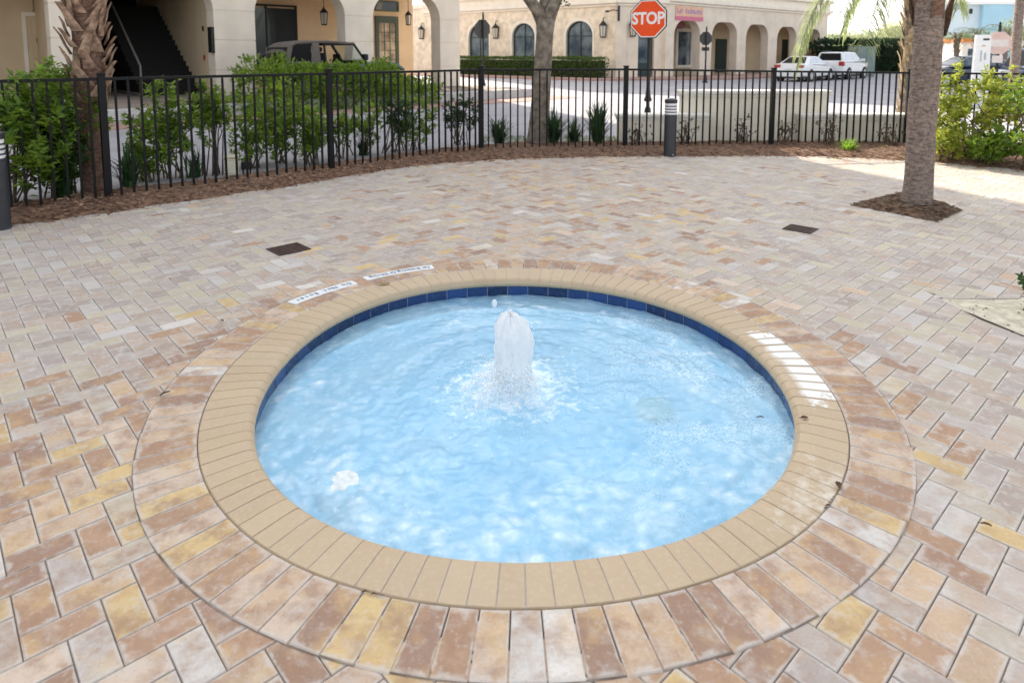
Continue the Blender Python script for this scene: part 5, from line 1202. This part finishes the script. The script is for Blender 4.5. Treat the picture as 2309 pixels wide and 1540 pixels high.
def car(name, label, cat, p, heading, mat, secs, cab, wheels, hr, glass_rear, plate, lamp, rails=False, group=None, glass_side=None):
    t = thing(name, label, cat, p, heading, group); M = frame(p, heading); mb = MB(M); mb.loft([ring12(*s) for s in secs])
    (xb0, xb1, hb, zb, xt0, xt1, ht, zt) = cab; rings = []
    for f in (0, .12, .5, .88, .97, 1.0):
        x0 = xb0 + (xt0 - xb0) * min(1, f * 1.03); x1 = xb1 + (xt1 - xb1) * min(1, f * 1.03); hw = hb + (ht - hb) * f; z = zb + (zt - zb) * f; e = .10 if f < .95 else .16 + (f - .95) * 3
        if f == 1.0: x0 += .12; x1 -= .12; hw -= .10
        rings.append([(x0, -hw + e, z), (x0 + e, -hw, z), (x1 - e, -hw, z), (x1, -hw + e, z), (x1, hw - e, z), (x1 - e, hw, z), (x0 + e, hw, z), (x0, hw - e, z)])
    mb.loft(rings); b = mb.build('body', mat, t); autosmooth(b, 40)
    def pan(nm, pts, mt, parent=t):
        q = MB(M); n = len(pts); c = [Vector(v) for v in pts]; nr = (c[1] - c[0]).cross(c[2] - c[0]).normalized(); mid = sum(c, Vector()) / n
        if nr.dot(mid - Vector((0, 0, .6))) < 0: nr = -nr
        q.add([v + nr * .012 for v in c] + [v - nr * .03 for v in c], [tuple(range(n)), tuple(range(2 * n - 1, n - 1, -1))] + [(i, (i + 1) % n, n + (i + 1) % n, n + i) for i in range(n)]); return q.build(nm, mt, parent)
    def at_(f, x, hw): return zb + (zt - zb) * f
    L_ = lambda a, b_, f: a + (b_ - a) * f
    f0, f1 = .14, .86
    pan('rear_window', [(L_(xb0, xt0, f0), -L_(hb, ht, f0) * .80, at_(f0, 0, 0)), (L_(xb0, xt0, f0), L_(hb, ht, f0) * .80, at_(f0, 0, 0)), (L_(xb0, xt0, f1), L_(hb, ht, f1) * .80, at_(f1, 0, 0)), (L_(xb0, xt0, f1), -L_(hb, ht, f1) * .80, at_(f1, 0, 0))], glass_rear)
    pan('windscreen', [(L_(xb1, xt1, f0), -L_(hb, ht, f0) * .82, at_(f0, 0, 0)), (L_(xb1, xt1, f0), L_(hb, ht, f0) * .82, at_(f0, 0, 0)), (L_(xb1, xt1, f1), L_(hb, ht, f1) * .82, at_(f1, 0, 0)), (L_(xb1, xt1, f1), -L_(hb, ht, f1) * .82, at_(f1, 0, 0))], GLASSD)
    for sg in (-1, 1):
        xa0, xa1 = L_(xb0, xt0, f0) + .25, L_(xb1, xt1, f0) - .18; xc0, xc1 = L_(xb0, xt0, f1) + .28, L_(xb1, xt1, f1) - .14; mx0 = (xa0 + xa1) / 2
        for (q0, q1, r0, r1) in ((xa0, mx0 - .05, xc0, (xc0 + xc1) / 2 - .05), (mx0 + .03, xa1, (xc0 + xc1) / 2 + .03, xc1)):
            pan('side_window', [(q0, sg * L_(hb, ht, f0), at_(f0, 0, 0)), (q1, sg * L_(hb, ht, f0), at_(f0, 0, 0)), (r1, sg * L_(hb, ht, f1), at_(f1, 0, 0)), (r0, sg * L_(hb, ht, f1), at_(f1, 0, 0))], glass_side or GLASSP)
        mr = MB(M); mr.bbox(xb1 - .35, xb1 - .18, sg * (hb + .02), sg * (hb + .22), zb + .02, zb + .17, .03) if sg > 0 else mr.bbox(xb1 - .35, xb1 - .18, -(hb + .22), -(hb + .02), zb + .02, zb + .17, .03); mr.build('mirror', mat, t)
        tl = MB(M); x0 = secs[1][0]; (ly0, ly1, lz0, lz1) = lamp
        a, b_ = (ly0, ly1) if sg > 0 else (-ly1, -ly0); tl.bbox(x0 - .055, x0 + .22, a, b_, lz0, lz1, .03); tl.build('tail_lamp', REDL, t)
        hd = MB(M); x1 = secs[-2][0]; a, b_ = (ly0 - .1, ly1 - .04) if sg > 0 else (-ly1 + .04, -ly0 + .1); hd.bbox(x1 - .14, x1 + .045, a, b_, lz0 - .12, lz1 - .12, .03); hd.build('headlight', LAMPGL, t)
        for xw in wheels:
            ar = MB(M); yw = secs[3][3]; Mx = M @ Matrix.Translation((xw, sg * (yw - .095), hr)) @ Matrix.Rotation(pi / 2, 4, 'X'); ar.M = Mx; ar.lathe([(hr * 1.13, -.098), (hr * 1.13, .098)], (0, 0, 0), 24); ar.build('wheel_arch', BLACKBOX, t)
            wheel(t, M, (xw, sg * (yw - .10), hr), hr, .23)
    pl = MB(M); x0 = secs[0][0] - .02; pl.bbox(x0 - .02, x0 + .03, -.17, .17, plate[0], plate[1], .005); pl.build('number_plate', plate[2], t)
    bp = MB(M); bp.bbox(secs[0][0] + .02, secs[-1][0] - .02, -secs[3][3] * .9, secs[3][3] * .9, .19, .27, .03); bp.build('underbody', BLACKBOX, t)
    if rails:
        for sg in (-1, 1): rr = MB(M); rr.tube([(xt0 + .2, sg * (ht - .06), zt - .03), (xt0 + .35, sg * (ht - .06), zt + .06), (xt1 - .4, sg * (ht - .06), zt + .06), (xt1 - .2, sg * (ht - .06), zt - .03)], .02, 6); rr.build('roof_rail', BLACKBOX, t)
    return t
HEAD = radians(45)
SED = [(-2.46, .44, .80, .70), (-2.42, .30, 1.00, .84), (-2.2, .24, 1.05, .91), (-1.4, .22, 1.01, .935), (0, .22, .97, .935), (1.2, .22, .93, .93), (2.0, .24, .85, .90), (2.36, .28, .72, .80), (2.46, .40, .60, .66)]
SUV = [(-2.28, .48, .90, .76), (-2.25, .32, 1.12, .86), (-2.0, .26, 1.14, .92), (-1.3, .25, 1.12, .94), (0, .25, 1.09, .94), (1.1, .25, 1.06, .93), (1.8, .27, .98, .90), (2.2, .30, .82, .80), (2.3, .42, .66, .66)]
cp = at(1779, 185); cp2 = at(1868, 180); hv = Vector((cos(HEAD), sin(HEAD), 0)); car('parked_sedan', 'white sedan with red tail lamps parked in front of the arcade, the nearer white car', 'car', (cp.x + 2.3 * hv.x, cp.y + 2.3 * hv.y, 0), HEAD, CARW, SED, (-1.95, 1.15, .86, .98, -1.0, .25, .58, 1.46), (-1.48, 1.50), .34, VINYL, (.62, .76, PLATE), (.46, .84, .80, .97), group='white cars parked by the arcade')
car('parked_estate_car', 'white tall estate car with a red plate parked beyond the white sedan', 'car', (cp2.x + 2.2 * hv.x, cp2.y + 2.2 * hv.y, 0), HEAD, CARW, SUV, (-2.2, 1.05, .88, 1.10, -1.95, .25, .70, 1.70), (-1.40, 1.42), .36, VINYL, (.50, .64, REDPL), (.58, .90, .85, 1.12), rails=True, group='white cars parked by the arcade')
car('parked_dark_car', 'dark blue car behind the sunny shrubs, left of the white pillar sign', 'car', (S(2168, 33) + .2, 33, 0), pi * .98, CARB, SED, (-1.85, 1.15, .86, .98, -1.05, .30, .66, 1.50), (-1.48, 1.50), .34, GLASSD, (.62, .76, PLATE), (.46, .84, .80, .97), glass_side=GLASSB)
car('parked_navy_van', 'navy blue van at the right picture edge behind the pink sign', 'van', (S(2225, 25) + 2.35, 25, 0), pi, CARN, SUV, (-2.2, 1.3, .90, 1.08, -2.05, .9, .76, 1.83), (-1.40, 1.42), .36, GLASSD, (.50, .64, PLATE), (.58, .90, .85, 1.12), glass_side=GLASSB)

# soft-top off-roader in front of the third arch
qy = (LC.x + 1.75 * sin(LA), LC.y - 1.75 * cos(LA)); sA, sB = on_line(596, qy, LD), on_line(892, qy, LD); JL = sB - sA; jc = LM @ Vector(((sA + sB) / 2, -1.75, LZ))
JM = frame(jc, LA) @ Matrix.Diagonal((JL / 3.9, JL / 3.9, JL / 3.9 * .86, 1))
jp = thing('soft_top_off_roader', 'teal off-roader with a tan canvas soft top parked before the third arch', 'off-roader', tuple(jc), LA)
mb = MB(JM); mb.bbox(-1.70, .55, -.72, .72, .45, .98, .05); mb.bbox(.5, 1.62, -.58, .58, .55, 1.02, .08); mb.bbox(-1.72, 1.7, -.5, .5, .35, .47, .02)
for sg in (-1, 1):
    fy = [(.62, .74), (.72, .92), (1.05, .99), (1.5, .97), (1.72, .80), (1.72, .74), (1.45, .90), (1.05, .92), (.78, .86), (.68, .72)]
    mb.prism(fy, sg * .56, sg * .80, 'y'); mb.prism([(-1.72, .72), (-1.62, .92), (-1.3, .96), (-.9, .95), (-.72, .72), (-.8, .72), (-.95, .88), (-1.3, .89), (-1.55, .86), (-1.64, .72)], sg * .70, sg * .84, 'y')
mb.bbox(1.62, 1.66, -.55, .55, .56, 1.0, .01); autosmooth(mb.build('body', CARG, jp), 35)
for sg in (-1, 1):
    mb = MB(JM); mb.lathe([(.085, 0), (.09, .02), (.05, .05), (.001, .055)], (0, 0, 0), 14, JM.inverted() @ (JM @ Matrix.Translation((1.66, sg * .40, .84)) @ Matrix.Rotation(pi / 2, 4, 'Y'))); mb.build('headlight', LAMPGL, jp)
    mb = MB(JM); mb.bbox(.40, .52, sg * .80 - .09, sg * .80 + .09, 1.08, 1.28, .03); mb.build('mirror', BLACKBOX, jp)
    for xw in (-1.22, 1.15): wheel(jp, JM, (xw, sg * .68, .37), .37, .24)
    mb = MB(JM); mb.bbox(-.62, -.12, sg * .34 - .22, sg * .34 + .22, .72, .92, .05); mb.bbox(-.70, -.52, sg * .34 - .21, sg * .34 + .21, .85, 1.32, .07); mb.bbox(-.70, -.58, sg * .34 - .12, sg * .34 + .12, 1.34, 1.50, .05); autosmooth(mb.build('seat', SEATM, jp))
mb = MB(JM); mb.bbox(1.68, 1.80, -.72, .72, .48, .62, .02); mb.bbox(-1.84, -1.72, -.70, .70, .46, .58, .02); mb.build('bumper', BLACKBOX, jp)
mb = MB(JM)
for sg in (-1, 1): mb.tube([(.60, sg * .66, .98), (.22, sg * .62, 1.60)], .035, 8); mb.tube([(-.60, sg * .64, .98), (-.62, sg * .60, 1.58)], .032, 8); mb.tube([(-.62, sg * .60, 1.56), (.22, sg * .62, 1.58)], .028, 8)
mb.tube([(.22, -.62, 1.60), (.22, .62, 1.60)], .04, 8); mb.tube([(.60, -.66, .99), (.60, .66, .99)], .035, 8); mb.tube([(-.62, -.60, 1.57), (-.62, .60, 1.57)], .03, 8); mb.build('roll_cage', BLACKBOX, jp)
mb = MB(JM); mb.add([(.585, -.62, 1.01), (.585, .62, 1.01), (.24, .58, 1.57), (.24, -.58, 1.57)], [(0, 1, 2, 3)]); mb.build('windscreen', GLASSC, jp, fix=False)
mb = MB(JM); mb.lathe([(.17, -.012), (.19, -.012), (.19, .012), (.17, .012)], (0, 0, 0), 18, JM.inverted() @ (JM @ Matrix.Translation((.22, .34, 1.10)) @ Matrix.Rotation(-1.1, 4, 'Y'))); mb.bbox(.38, .52, -.6, .6, .96, 1.08, .03); mb.build('dashboard', BLACKBOX, jp)
mb = MB(JM)
roof = [(-1.66, 1.30), (-1.60, 1.50), (-1.42, 1.62), (-1.0, 1.67), (-.4, 1.68), (.25, 1.63)]
mb.add([(x, -.66, z - .02) for x, z in roof] + [(x, -.3, z + .02) for x, z in roof] + [(x, .3, z + .02) for x, z in roof] + [(x, .66, z - .02) for x, z in roof] + [(x, -.64, z - .07) for x, z in roof] + [(x, .64, z - .07) for x, z in roof],
       [(k * 6 + i, k * 6 + i + 1, (k + 1) * 6 + i + 1, (k + 1) * 6 + i) for k in range(3) for i in range(5)] + [(i, i + 1, 24 + i + 1, 24 + i) for i in range(5)] + [(18 + i, 19 + i, 31 + i, 30 + i) for i in range(5)] + [(24 + i, 25 + i, 31 + i, 30 + i) for i in range(5)])
for sg in (-1, 1):
    y0, y1 = (sg * .645, sg * .665) if sg > 0 else (sg * .665, sg * .645)
    mb.prism([(-1.02, .98), (-.74, .98), (-.80, 1.62), (-.98, 1.62)], y0, y1, 'y'); mb.prism([(-1.70, .98), (-1.60, .98), (-1.50, 1.5), (-1.62, 1.5)], y0, y1, 'y')
    mb.prism([(-1.58, .981), (-1.03, .981), (-1.03, 1.06), (-1.58, 1.06)], y0, y1, 'y')
autosmooth(mb.build('soft_top', CANVAS, jp), 50)
for sg in (-1, 1):
    mb = MB(JM); mb.prism([(-1.60, 1.065), (-1.03, 1.065), (-1.0, 1.60), (-1.40, 1.56), (-1.52, 1.45)], sg * .655 - .004, sg * .655 + .004, 'y'); mb.build('quarter_window', VINYL, jp)
mb = MB(JM); mb.add([(-1.70, -.62, 1.0), (-1.70, .62, 1.0), (-1.62, .60, 1.48), (-1.62, -.60, 1.48)], [(0, 1, 2, 3)]); mb.build('rear_window', VINYL, jp, fix=False)
mb = MB(JM @ Matrix.Translation((-1.86, 0, .92)) @ Matrix.Rotation(pi / 2, 4, 'Y')); mb.lathe([(.20, -.11), (.34, -.12), (.37, -.07), (.37, .07), (.34, .12), (.20, .11)], (0, 0, 0), 24); sw = mb.build('spare_wheel', RUBBER, jp)
mb = MB(JM @ Matrix.Translation((-1.86, 0, .92)) @ Matrix.Rotation(pi / 2, 4, 'Y')); mb.lathe([(.19, -.08), (.19, .08)], (0, 0, 0), 18); mb.build('rim', ALLOY, sw)

# ------------------------------------------------------------------ signs
def octagon(r, n=8): return [(r * cos(pi / 8 + k * pi / 4), r * sin(pi / 8 + k * pi / 4)) for k in range(8)]
def sign_pole(mb, M, z1, r=.035, base=True):
    mb.M = M; mb.lathe([(r, -.05), (r, z1)], (0, 0, 0), 12)
    if base: mb.lathe([(.15, -.05), (.15, .06), (.11, .10), (.10, .34), (.07, .38), (.065, .46), (.045, .50)], (0, 0, 0), 16)
    mb.lathe([(r, z1), (.055, z1 + .01), (.055, z1 + .03), (.02, z1 + .05), (.045, z1 + .09), (.03, z1 + .13), (.0005, z1 + .16)], (0, 0, 0), 12)
sp = Vector((S(1460, 14.2), 14.2, 0)); rz = radians(-34); t = thing('stop_sign', 'orange red stop sign on a black pole behind the white walls', 'stop sign', tuple(sp), rz); M = frame(sp, rz)
zc = 1.65 + (120 - 45) / F * 14.2; rr = .385 / cos(pi / 8); mb = MB(); sign_pole(mb, M, 3.1, .04); mb.lathe([(.075, .62), (.085, .66), (.06, .72), (.05, .80), (.042, .9)], (0, 0, 0), 12); mb.build('pole', IRON, t)
mb = MB(M); mb.prism([(x * 1.045, zc + z * 1.045) for x, z in octagon(rr)], -.075, -.045, 'y'); mb.build('backing_frame', IRON, t)
mb = MB(M); mb.prism([(x, zc + z) for x, z in octagon(rr)], -.081, -.0755, 'y'); fp = mb.build('plate', SIGNW, t)
mb = MB(M); mb.prism([(x * .94, zc + z * .94) for x, z in octagon(rr)], -.0845, -.0815, 'y'); mb.build('red_face', SIGNR, fp)
mb = MB(); text_into(mb, 'STOP', .345, M @ Matrix.Translation((0, -.087, zc)) @ Matrix.Rotation(pi / 2, 4, 'X') @ Matrix.Scale(.88, 4, (1, 0, 0)), .0015, .011, space=.98); mb.build('lettering', SIGNW, fp)
def back_sign(label, px, d, pyc, size, rz, ztop, group='street signs seen from behind', extra=None, base=True):
    p = Vector((S(px, d), d, 0)); t = thing('street_sign', label, 'street sign', tuple(p), rz, group); M = frame(p, rz); zc = 1.65 + (120 - pyc) / F * d; r = size / 2 / cos(pi / 8)
    mb = MB(); sign_pole(mb, M, ztop, .045, base); mb.build('pole', IRON, t)
    mb = MB(M); mb.prism([(x, zc + z) for x, z in octagon(r)], .055, .075, 'y'); pl = mb.build('plate', SIGNB, t)
    mb = MB(M); mb.box(-.03, .03, .045, .0545, zc - r * .7, zc + r * .7); mb.build('bracket', IRON, pl)
    if extra: mb = MB(M); mb.bbox(-.22, .22, .055, .075, zc - extra, zc - extra + .20, .004); mb.build('lower_plate', SIGNB, t)
back_sign('grey back of an octagonal sign just above the middle corner fence post', 1090, 29, 67, .80, radians(38), 3.25)
back_sign('grey back of an octagonal sign with a small plate, before the arcade piers', 1590, 37, 88, .72, radians(10), 2.95, extra=.68)
p = Vector((S(2244, 24.5), 24.5, 0)); t = thing('glare_pale_sign', 'pink octagonal sign with painted-in glare and a small white plate right of the white pillar', 'street sign', tuple(p), radians(-46)); M = frame(p, radians(-46)); zc = 1.65 + (120 - 98) / F * 24.5; r = .40 / cos(pi / 8)
mb = MB(); sign_pole(mb, M, 2.62, .045, False); mb.build('pole', IRON, t)
mb = MB(M); mb.prism([(x, zc + z) for x, z in octagon(r)], -.075, -.05, 'y'); pl = mb.build('plate', SIGNP, t)
mb = MB(M); mb.box(-.30, .30, -.080, -.076, zc - .13, zc + .13); mb.build('pale_centre', SIGNPW, pl)
mb = MB(M); mb.bbox(-.16, .16, -.07, -.05, zc - .72, zc - .46, .004); mb.build('lower_plate', SIGNPW, t)
p = Vector((S(2206, 21), 21, 0)); t = thing('pillar_sign', 'white pillar sign with dark and orange marks above the sunny shrubs', 'pillar sign', tuple(p), radians(-8)); M = frame(p, radians(-8)); zt = 1.65 + (120 - 80) / F * 21
mb = MB(M); mb.loft([[(-w, -.07, z), (w, -.07, z), (w, .07, z), (-w, .07, z)] for w, z in ((.235, -.05), (.235, .5), (.21, zt - .1), (.20, zt))]); mb.build('pillar', SIGNW, t)
mb = MB(M); z = 1.65 + (120 - 90) / F * 21; mb.box(-.02, .16, -.078, -.0705, z - .035, z + .03); mb.build('dark_panel', SIGNB, t)
mb = MB(M); z = 1.65 + (120 - 104) / F * 21; mb.box(-.05, .06, -.078, -.0705, z - .03, z + .02); mb.build('orange_mark', BANO, t)
mb = MB(M); z = 1.65 + (120 - 127) / F * 21; mb.box(-.07, -.03, -.078, -.0705, z - .17, z + .17); mb.box(.04, .09, -.078, -.0705, z - .12, z + .10); mb.build('grey_lettering', plain('grey_marks', (.48, .50, .50), .6, .1, 9), t)

# ------------------------------------------------------------------ beyond
p = Vector((S(1940, 47), 47, 0)); t = thing('utility_cabinet', 'grey green utility cabinet in front of the dark far hedge', 'utility cabinet', tuple(p), .2); M = frame(p, .2); zt = 1.65 + (120 - 106) / F * 47
mb = MB(M); mb.bbox(-.74, .74, -.5, .5, 0, zt, .03); mb.build('housing', UTIL, t)
mb = MB(M); mb.bbox(-.70, -.02, -.53, -.501, .15, zt - .12, .008); mb.build('door', UTIL, t); mb = MB(M); mb.bbox(.02, .70, -.53, -.501, .15, zt - .12, .008); mb.build('door', UTIL, t)
hedge_box('far_hedge', 'tall dark hedge beyond the white cars', (S(1856, 54), 54), (S(2075, 54), 54), 2.2, 1.65 + (120 - 96) / F * 54, 0, .34, 3600, FARHG, .15)
def far_tree(label, px, d, w, z0, z1, n, mat, leaf_L, group='pale trees beyond the far hedge', name='far_tree'):
    x = S(px, d); t = thing(name, label, 'tree', (x, d, 0), 0, group); mb = MB(); mb.tube([(x, d, -.1), (x + .1, d, z0 * .6), (x - .05, d, z0 + .2)], [.22, .17, .13], 9)
    for a in range(4): mb.tube([(x - .05, d, z0), (x + cos(a * 1.7) * w * .3, d + sin(a * 1.7) * w * .3, z0 + (z1 - z0) * .5)], [.09, .03], 6)
    mb.build('trunk', BARK, t, smooth=True); f = MB(); cl = [Vector((x + U(-w, w) * .7, d + U(-w, w) * .7, z0 + (z1 - z0) * U(.15, .85))) for _ in range(16)]
    for k in range(n):
        c = cl[k % 16]; u = rdir() * (R() ** .4); pnt = c + Vector((u.x * w * .42, u.y * w * .42, u.z * (z1 - z0) * .26)); quad_leaf(f, pnt, rdir(), rdir(), leaf_L * U(.6, 1.2), leaf_L * .6)
    f.build('crown', mat, t, fix=False)
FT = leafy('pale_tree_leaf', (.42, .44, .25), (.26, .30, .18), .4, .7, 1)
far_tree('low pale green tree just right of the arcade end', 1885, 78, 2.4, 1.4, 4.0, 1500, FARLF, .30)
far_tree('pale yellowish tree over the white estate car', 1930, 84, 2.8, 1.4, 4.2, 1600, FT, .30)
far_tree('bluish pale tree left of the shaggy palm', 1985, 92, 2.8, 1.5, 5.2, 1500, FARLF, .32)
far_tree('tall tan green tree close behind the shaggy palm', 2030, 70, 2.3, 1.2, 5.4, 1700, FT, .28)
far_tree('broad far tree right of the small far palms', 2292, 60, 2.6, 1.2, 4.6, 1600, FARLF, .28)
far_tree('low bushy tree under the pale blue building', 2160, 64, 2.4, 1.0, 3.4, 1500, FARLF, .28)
x0, x1 = S(2118, 82), S(2300, 82); xm = S(2208, 82); zt = 1.65 + (120 - 13) / F * 82
t = thing('pale_blue_building', 'pale blue building far behind the palms at the upper right', 'building', ((x0 + x1) / 2, 82, 0))
mb = MB(); mb.box(xm, x1, 82, 86, -.1, zt); mb.build('main_wall', BLUEB, t); mb = MB(); mb.box(x0 - 1.2, xm - .002, 82.6, 86, -.1, zt); mb.build('side_wall', BLUEW, t)
mb = MB(); mb.box(x0 - 1.4, x1 + .2, 81.8, 86.2, zt + .001, zt + .35); mb.build('roof_edge', SIGNW, t)
mb = MB(); mb.box(S(2184, 82) , S(2190, 82), 82.45, 82.59, 1.65 + (120 - 33) / F * 82, 1.65 + (120 - 22) / F * 82); mb.build('wall_lamp', IRON, t)
mb = MB(); mb.box(x0 - 1.21, xm - .003, 82.58, 82.599, zt - 1.6, zt - 1.5); mb.box(xm, x1, 81.97, 81.999, zt - 2.6, zt - 2.5); mb.build('wall_band', BLUEW, t)
x0, x1 = S(2166, 56), S(2262, 56)
t = thing('low_shop', 'low cream shop with an orange fascia behind the white pillar sign', 'building', ((x0 + x1) / 2, 56, 0))
mb = MB(); mb.box(x0, x1, 56, 62, -.1, 1.65 + (120 - 96) / F * 56); mb.build('wall', TRIM, t); mb = MB(); mb.box(x0 - .1, x1 + .1, 55.8, 62.1, 1.65 + (120 - 95.9) / F * 56, 1.65 + (120 - 88) / F * 56); mb.build('fascia', ORANGE, t)
mb = MB(); mb.box(x0 + .5, x1 - .5, 55.96, 55.999, .5, 2.0); mb.build('shop_window', GLASSB, t)

# ------------------------------------------------------------------ light
SAZ = Vector((-.358, .934, 0)).normalized(); SEL = radians(34)
w = bpy.data.worlds.new('World'); scene.world = w; w.use_nodes = True; nt = w.node_tree; bg = nt.nodes['Background']
sky = node(nt, 'ShaderNodeTexSky', sky_type='NISHITA'); sky.sun_disc = False; sky.sun_elevation = SEL; sky.sun_rotation = atan2(SAZ.x, SAZ.y)
sky.air_density = 1.0; sky.dust_density = 2.5; sky.ozone_density = 1.0
hs = node(nt, 'ShaderNodeHueSaturation'); hs.inputs['Saturation'].default_value = .26
nt.links.new(sky.outputs[0], hs.inputs['Color']); nt.links.new(hs.outputs[0], bg.inputs['Color']); bg.inputs['Strength'].default_value = .12
ld = bpy.data.lights.new('sun', 'SUN'); ld.energy = 2.6; ld.angle = radians(.55); ld.color = (1, .90, .74)
lo = bpy.data.objects.new('sun', ld); COL.objects.link(lo); dv = -(SAZ * cos(SEL) + Vector((0, 0, sin(SEL)))); lo.rotation_euler = dv.to_track_quat('-Z', 'Y').to_euler(); lo.location = (0, 0, 30)

# ------------------------------------------------------------------ camera
cd = bpy.data.cameras.new('camera'); co = bpy.data.objects.new('camera', cd); COL.objects.link(co); scene.camera = co
cd.sensor_width = 36; cd.sensor_fit = 'HORIZONTAL'; cd.lens = F / 2309 * 36; cd.shift_y = -(770 - YP) / 2309; cd.clip_start = .05; cd.clip_end = 3000
co.location = (0, 0, EYE); co.rotation_euler = (pi / 2 - PT, 0, 0)
cd.dof.use_dof = True; cd.dof.focus_distance = 4.2; cd.dof.aperture_fstop = 3.2
scene.view_settings.view_transform = 'Standard'; scene.view_settings.look = 'None'; scene.view_settings.gamma = 1; scene.view_settings.exposure = 1.7
scene.cycles.max_bounces = 10; scene.cycles.transparent_max_bounces = 48; scene.cycles.use_denoising = True
scene.cycles.caustics_reflective = False; scene.cycles.caustics_refractive = False
